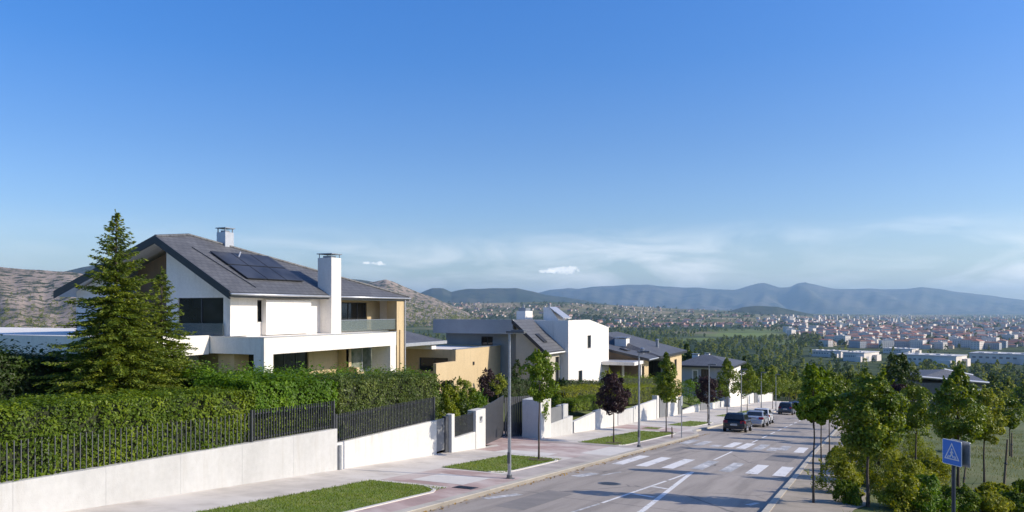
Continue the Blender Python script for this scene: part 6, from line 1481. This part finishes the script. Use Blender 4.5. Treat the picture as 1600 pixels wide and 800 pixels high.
forest(110, 1300, 1650, 330, 700, [4, 1, 4, 1, 1], .9)
forest(2200, 930, 1700, 600, 1750, [4, 1, 4, 1, .6], 1.0)
forest(700, 940, 1280, 1700, 2700, [3, 1, 5, 0, .8], 1.0)
forest(500, 600, 960, 350, 2500, [3, 1, 5, 0, .6], 1.0)
forest(260, -100, 200, 200, 2300, [3, 1, 5, 1, .3], 1.0)
# keep meadows and yards open
def openland(n, t, D):
    z = float(terr(n, t)); px, py, _ = proj(np.array([n]), np.array([t]), np.array([z])); px, py = px[0], py[0]
    if ((px - 1165)/80)**2 + ((py - 523)/6)**2 < 1 or ((px - 1090)/45)**2 + ((py - 531)/4)**2 < 1: return True
    if 1255 < px < 1650 and 541 < py < 577 and D > 900: return py < 576 and rw.uniform() < .93
    return False
cand = [c for c in cand if not openland(c[1], c[2], c[0])]
cand.sort(key=lambda c: c[0]/c[4])
wv = []; wf_ = []; wmi = []; woff = 0; smallv = []
for k, (w, h, shp) in enumerate(((6, 9, 'oval'), (4.2, 10, 'column'), (6.5, 10, 'dome'), (5, 12, 'column'), (6, 8.5, 'oval'))):
    smallv.append(blob_tree(600 + k, 110, w, h, shp, 1.7, h*.12))
for i, (D, n, t, k, s) in enumerate(cand):
    z = float(terr(n, t)) - .2; an = rw.uniform(0, 6.28)
    if i < 300:
        r_ = thing('woodland_tree', (n, t, z), wood[k][2], 'tree', 'trees of the wood below the street', an); r_.scale = (s, s, s*rw.uniform(.9, 1.15))
        link_mesh('crown', wood[k][0], r_); link_mesh('trunk', wood[k][1], r_)
    else:
        V, Fc = smallv[k]; c, s_ = math.cos(an), math.sin(an); V2 = V*s
        wv.append(np.stack([n + c*V2[:, 0] - s_*V2[:, 1], t + s_*V2[:, 0] + c*V2[:, 1], z + V2[:, 2]], 1)); wf_.append(Fc + woff); wmi.append(np.full(len(Fc), 0 if k in (0, 1) else (1 if k in (2, 3) else 2))); woff += len(V)
if wv: tag(link_mesh('distant_woodland', arr_mesh('distant_woodland', np.concatenate(wv), np.concatenate(wf_), [M['olive'], M['pine'], M['lightmaple']], np.concatenate(wmi))), 'wooded valley floor, tree after tree', 'woodland', kind='stuff')
print('wood', len(cand))
# groves and garden trees among the far houses
gv = []; gf = []; goff = 0
def groves(n, x0, x1, y0, y1, size):
    global goff
    px = rw.uniform(x0, x1, n); py = rw.uniform(y0, y1, n); nn, tt, D = ground_hit(px, py)
    for i in range(n):
        if np.isnan(D[i]) : continue
        if ((px[i] - 1165)/80)**2 + ((py[i] - 523)/6)**2 < 1: continue
        if 1255 < px[i] < 1650 and 543 < py[i] < 574: continue
        V, Fc = smallv[int(rw.integers(0, 3)) if rw.uniform() < .6 else 2]; s = size*rw.uniform(.5, 1.5); m_ = 60
        V2 = V[:m_*4]*np.array([s*1.6, s*1.2, s*.9]); z = float(terr(nn[i], tt[i]))
        gv.append(V2 + np.array([nn[i], tt[i], z - 1])); gf.append(Fc[:m_] + goff); goff += m_*4
groves(500, 640, 1200, 474, 500, 1.7); groves(420, 900, 1260, 500, 518, 1.2); groves(560, 1200, 1620, 493, 514, 1.25); groves(820, 1250, 1620, 510, 545, 1.0); groves(180, -20, 170, 488, 512, 1.4); groves(220, 640, 960, 494, 512, 1.5)
# scrub on the rocky hills
sv = []; sf = []; so_ = 0
for key, cnt, s0 in (('rocky_hills1', 15000, .48), ('rocky_hills3', 6000, .7)):
    G_, Wg = RG_[key]; a_, b_ = Wg.shape
    for i in range(cnt):
        ia, ib = rw.integers(1, a_ - 2), rw.integers(2, int(b_*.7)); fa, fb = rw.uniform(), rw.uniform()
        low = ib/b_ < (.30 if key[-1] == '1' else .40)
        if hash_noise(ia/5.0 + ib/4.0, ib/2.1 - ia/11.0, 4) + rw.normal(0, 1.1) + low*1.2 < .25: continue
        q = (G_[ia, ib]*(1-fa)*(1-fb) + G_[ia+1, ib]*fa*(1-fb) + G_[ia, ib+1]*(1-fa)*fb + G_[ia+1, ib+1]*fa*fb)
        V, Fc = smallv[2]; s = s0*rw.uniform(.35, 1.15)*(1.5 if low else 1); m_ = 26; V2 = V[:m_*4]*np.array([s*1.2, s*1.2, s*.7])
        sv.append(V2 + q - np.array([0, 0, .6])); sf.append(Fc[:m_] + so_); so_ += m_*4
for key, cnt, s0, top in (('rocky_hills1', 1700, 1.0, .42), ('rocky_hills3', 2600, 1.25, .50)):
    G_, Wg = RG_[key]; a_, b_ = Wg.shape
    for i in range(cnt):
        ia, ib = rw.uniform(1, a_ - 3), rw.uniform(2, b_*top); ja, jb = int(ia), int(ib)
        if hash_noise(ia/6.0 + ib/5.0, ib/2.6 - ia/9.0, 7) + rw.normal(0, .5) < -.15: continue
        q = G_[ja, jb] + (G_[ja+1, jb] - G_[ja, jb])*(ia - ja) + (G_[ja, jb+1] - G_[ja, jb])*(ib - jb)
        V, Fc = smallv[int(rw.integers(0, 3))]; s = s0*rw.uniform(.5, 1.5); m_ = 44; V2 = V[:m_*4]*np.array([s*1.4, s*1.2, s*.9])
        sv.append(V2 + q - np.array([0, 0, .8])); sf.append(Fc[:m_] + so_); so_ += m_*4
tag(link_mesh('hillside_scrub', arr_mesh('hillside_scrub', np.concatenate(sv), np.concatenate(sf), M['olive'])), 'dark scrub dotted over the bare rocky hills', 'scrub', kind='stuff')
tag(link_mesh('distant_groves', arr_mesh('distant_groves', np.concatenate(gv), np.concatenate(gf), M['pine'])), 'dark green groves scattered among the far houses', 'woodland', kind='stuff')

# ---------------------------------------------------------------- air, sky, sun, camera
AIR = True
if AIR:
    m = bpy.data.materials.new('haze_air'); m.use_nodes = True; nt = m.node_tree; nt.nodes.clear(); out = nt.nodes.new('ShaderNodeOutputMaterial')
    pv = nt.nodes.new('ShaderNodeVolumePrincipled'); pv.inputs['Color'].default_value = (.46, .73, 1.0, 1); pv.inputs['Density'].default_value = 5.0e-5; pv.inputs['Anisotropy'].default_value = .25
    nt.links.new(pv.outputs[0], out.inputs['Volume'])
    mb = MB(); mb.box(-31000, 31000, -31000, 31000, -76, 760); tag(mb.build('haze', m), 'pale blue air over the valley', 'haze', kind='stuff')
SUN_EL = 29.5; SUN_AZ = math.atan2(.965, .26)      # azimuth from +Y towards +X
w = bpy.data.worlds.new('World'); scene.world = w; w.use_nodes = True; nt = w.node_tree; nt.nodes.clear()
out = nt.nodes.new('ShaderNodeOutputWorld'); bg = nt.nodes.new('ShaderNodeBackground'); sky = nt.nodes.new('ShaderNodeTexSky')
sky.sky_type = 'NISHITA'; sky.sun_disc = False; sky.sun_elevation = R(SUN_EL); sky.sun_rotation = SUN_AZ; sky.altitude = 900; sky.air_density = 1.0; sky.dust_density = 1.6; sky.ozone_density = 2.5
bg.inputs['Strength'].default_value = 0.15
# thin cirrus near the horizon and two small cumulus, by direction
tc = nt.nodes.new('ShaderNodeTexCoord'); mp = nt.nodes.new('ShaderNodeMapping'); mp.inputs['Rotation'].default_value = (0, 0, 0); mp.inputs['Scale'].default_value = (5, 5, 19)
nt.links.new(tc.outputs['Generated'], mp.inputs[0])
cn = nt.nodes.new('ShaderNodeTexNoise'); cn.inputs['Scale'].default_value = 1.6; cn.inputs['Detail'].default_value = 6; cn.inputs['Roughness'].default_value = .55; cn.inputs['Distortion'].default_value = .6
nt.links.new(mp.outputs[0], cn.inputs['Vector']); cr = ramp(nt, [(.42, (0,)*3), (.70, (1,)*3)]); nt.links.new(cn.outputs[0], cr.inputs[0])
sx = nt.nodes.new('ShaderNodeSeparateXYZ'); nt.links.new(tc.outputs['Generated'], sx.inputs[0])
er = ramp(nt, [(0.0, (.9,)*3), (.04, (1,)*3), (.075, (.8,)*3), (.11, (0,)*3)]); nt.links.new(sx.outputs[2], er.inputs[0])
# more cloud towards the right of the view
dr = nt.nodes.new('ShaderNodeVectorMath'); dr.operation = 'DOT_PRODUCT'; dr.inputs[1].default_value = (CT, ST, 0); nt.links.new(tc.outputs['Generated'], dr.inputs[0])
rr2 = nt.nodes.new('ShaderNodeMapRange'); rr2.inputs[1].default_value = -.35; rr2.inputs[2].default_value = .5; rr2.inputs[3].default_value = .32; rr2.inputs[4].default_value = 1.0; nt.links.new(dr.outputs['Value'], rr2.inputs[0])
def mul(a, b_):
    x = nt.nodes.new('ShaderNodeMath'); x.operation = 'MULTIPLY'
    for i, q in enumerate((a, b_)):
        if isinstance(q, (int, float)): x.inputs[i].default_value = q
        else: nt.links.new(q, x.inputs[i])
    return x.outputs[0]
cb = nt.nodes.new('ShaderNodeTexNoise'); cb.inputs['Scale'].default_value = .55; cb.inputs['Detail'].default_value = 3; nt.links.new(mp.outputs[0], cb.inputs['Vector']); cbr = ramp(nt, [(.36, (.25,)*3), (.58, (1,)*3)]); nt.links.new(cb.outputs[0], cbr.inputs[0])
cl = mul(mul(mul(cr.outputs[0], cbr.outputs[0]), er.outputs[0]), rr2.outputs[0])
hs = nt.nodes.new('ShaderNodeHueSaturation'); hs.inputs['Hue'].default_value = .512; nt.links.new(sky.outputs[0], hs.inputs['Color'])
for sock, st_ in (('Saturation', [(0, .95), (.12, 1.27), (.3, 1.37)]), ('Value', [(0, 1.02), (.08, 1.0), (.2, 1.06), (.36, 1.26)])):
    q = ramp(nt, [(p_, (v_/1.5,)*3) for p_, v_ in st_]); nt.links.new(sx.outputs[2], q.inputs[0]); mq = nt.nodes.new('ShaderNodeMath'); mq.operation = 'MULTIPLY'; mq.inputs[1].default_value = 1.5; nt.links.new(q.outputs[0], mq.inputs[0]); nt.links.new(mq.outputs[0], hs.inputs[sock])
skc = mixc(nt, mul(cl, .95), hs.outputs[0], (8.5, 8.6, 8.7))
# small cumulus: bright puffs at fixed directions
def puff(px, py, wx, wy, seed):
    global skc
    u, vv = (px - 800)/F, (HY - py)/F; d = Vector((u*CT - ST, u*ST + CT, vv)).normalized(); rt_ = Vector((d.y, -d.x, 0)).normalized(); up = rt_.cross(d)
    def dot(vec):
        x = nt.nodes.new('ShaderNodeVectorMath'); x.operation = 'DOT_PRODUCT'; x.inputs[1].default_value = vec; nt.links.new(tc.outputs['Generated'], x.inputs[0]); return x.outputs['Value']
    def sq(a, s):
        x = mul(a, s); return mul(x, x)
    a = sq(dot(rt_), F/wx); b_ = sq(dot(up), F/wy); ad = nt.nodes.new('ShaderNodeMath'); ad.operation = 'ADD'; nt.links.new(a, ad.inputs[0]); nt.links.new(b_, ad.inputs[1])
    n = nt.nodes.new('ShaderNodeTexNoise'); n.inputs['Scale'].default_value = 150; n.inputs['Detail'].default_value = 6; nt.links.new(tc.outputs['Generated'], n.inputs['Vector'])
    s2 = nt.nodes.new('ShaderNodeMath'); s2.operation = 'MULTIPLY_ADD'; s2.inputs[1].default_value = -5.5; nt.links.new(n.outputs[0], s2.inputs[0]); nt.links.new(ad.outputs[0], s2.inputs[2])
    r = ramp(nt, [(0.0, (1,)*3), (.45, (.55,)*3), (1.0, (0,)*3)]); sh = nt.nodes.new('ShaderNodeMath'); sh.operation = 'ADD'; sh.inputs[1].default_value = 2.35; nt.links.new(s2.outputs[0], sh.inputs[0]); nt.links.new(sh.outputs[0], r.inputs[0])
    fr = dot(d); gt = nt.nodes.new('ShaderNodeMath'); gt.operation = 'GREATER_THAN'; gt.inputs[1].default_value = .9; nt.links.new(fr, gt.inputs[0])
    skc = mixc(nt, mul(mul(r.outputs[0], gt.outputs[0]), .62), skc, (10.5, 10.4, 10.3))
puff(880, 422, 21, 5.5, 1); puff(853, 424, 14, 2.5, 4); puff(590, 412, 10, 3, 2); puff(572, 411, 7, 2.5, 3)
nt.links.new(skc, bg.inputs[0]); nt.links.new(bg.outputs[0], out.inputs[0])
sd_ = bpy.data.lights.new('sun', 'SUN'); sd_.energy = 4.8; sd_.angle = R(.5); sd_.color = (1.0, .905, .755); so = bpy.data.objects.new('sun', sd_); COL.objects.link(so)
to_sun = Vector((math.sin(SUN_AZ)*math.cos(R(SUN_EL)), math.cos(SUN_AZ)*math.cos(R(SUN_EL)), math.sin(R(SUN_EL))))
so.rotation_euler = to_sun.to_track_quat('Z', 'Y').to_euler(); so.location = (30, 0, 60)
cd = bpy.data.cameras.new('camera'); cam = bpy.data.objects.new('camera', cd); COL.objects.link(cam)
cam.location = (0, 0, 0); cam.rotation_euler = (R(90), 0, TH); cd.sensor_fit = 'HORIZONTAL'; cd.sensor_width = 36; cd.lens = 36*F/1600; cd.shift_y = (HY - 400)/1600
cd.clip_start = .1; cd.clip_end = 90000
scene.camera = cam
scene.view_settings.view_transform = 'Standard'; scene.view_settings.look = 'None'; scene.view_settings.exposure = 0.14; scene.view_settings.gamma = 1.0; scene.view_settings.use_curve_mapping = False
scene.render.engine = 'CYCLES'
cy = scene.cycles; cy.use_denoising = True; cy.max_bounces = 6; cy.diffuse_bounces = 3; cy.glossy_bounces = 3; cy.transmission_bounces = 4; cy.transparent_max_bounces = 8; cy.volume_bounces = 0; cy.sample_clamp_indirect = 4
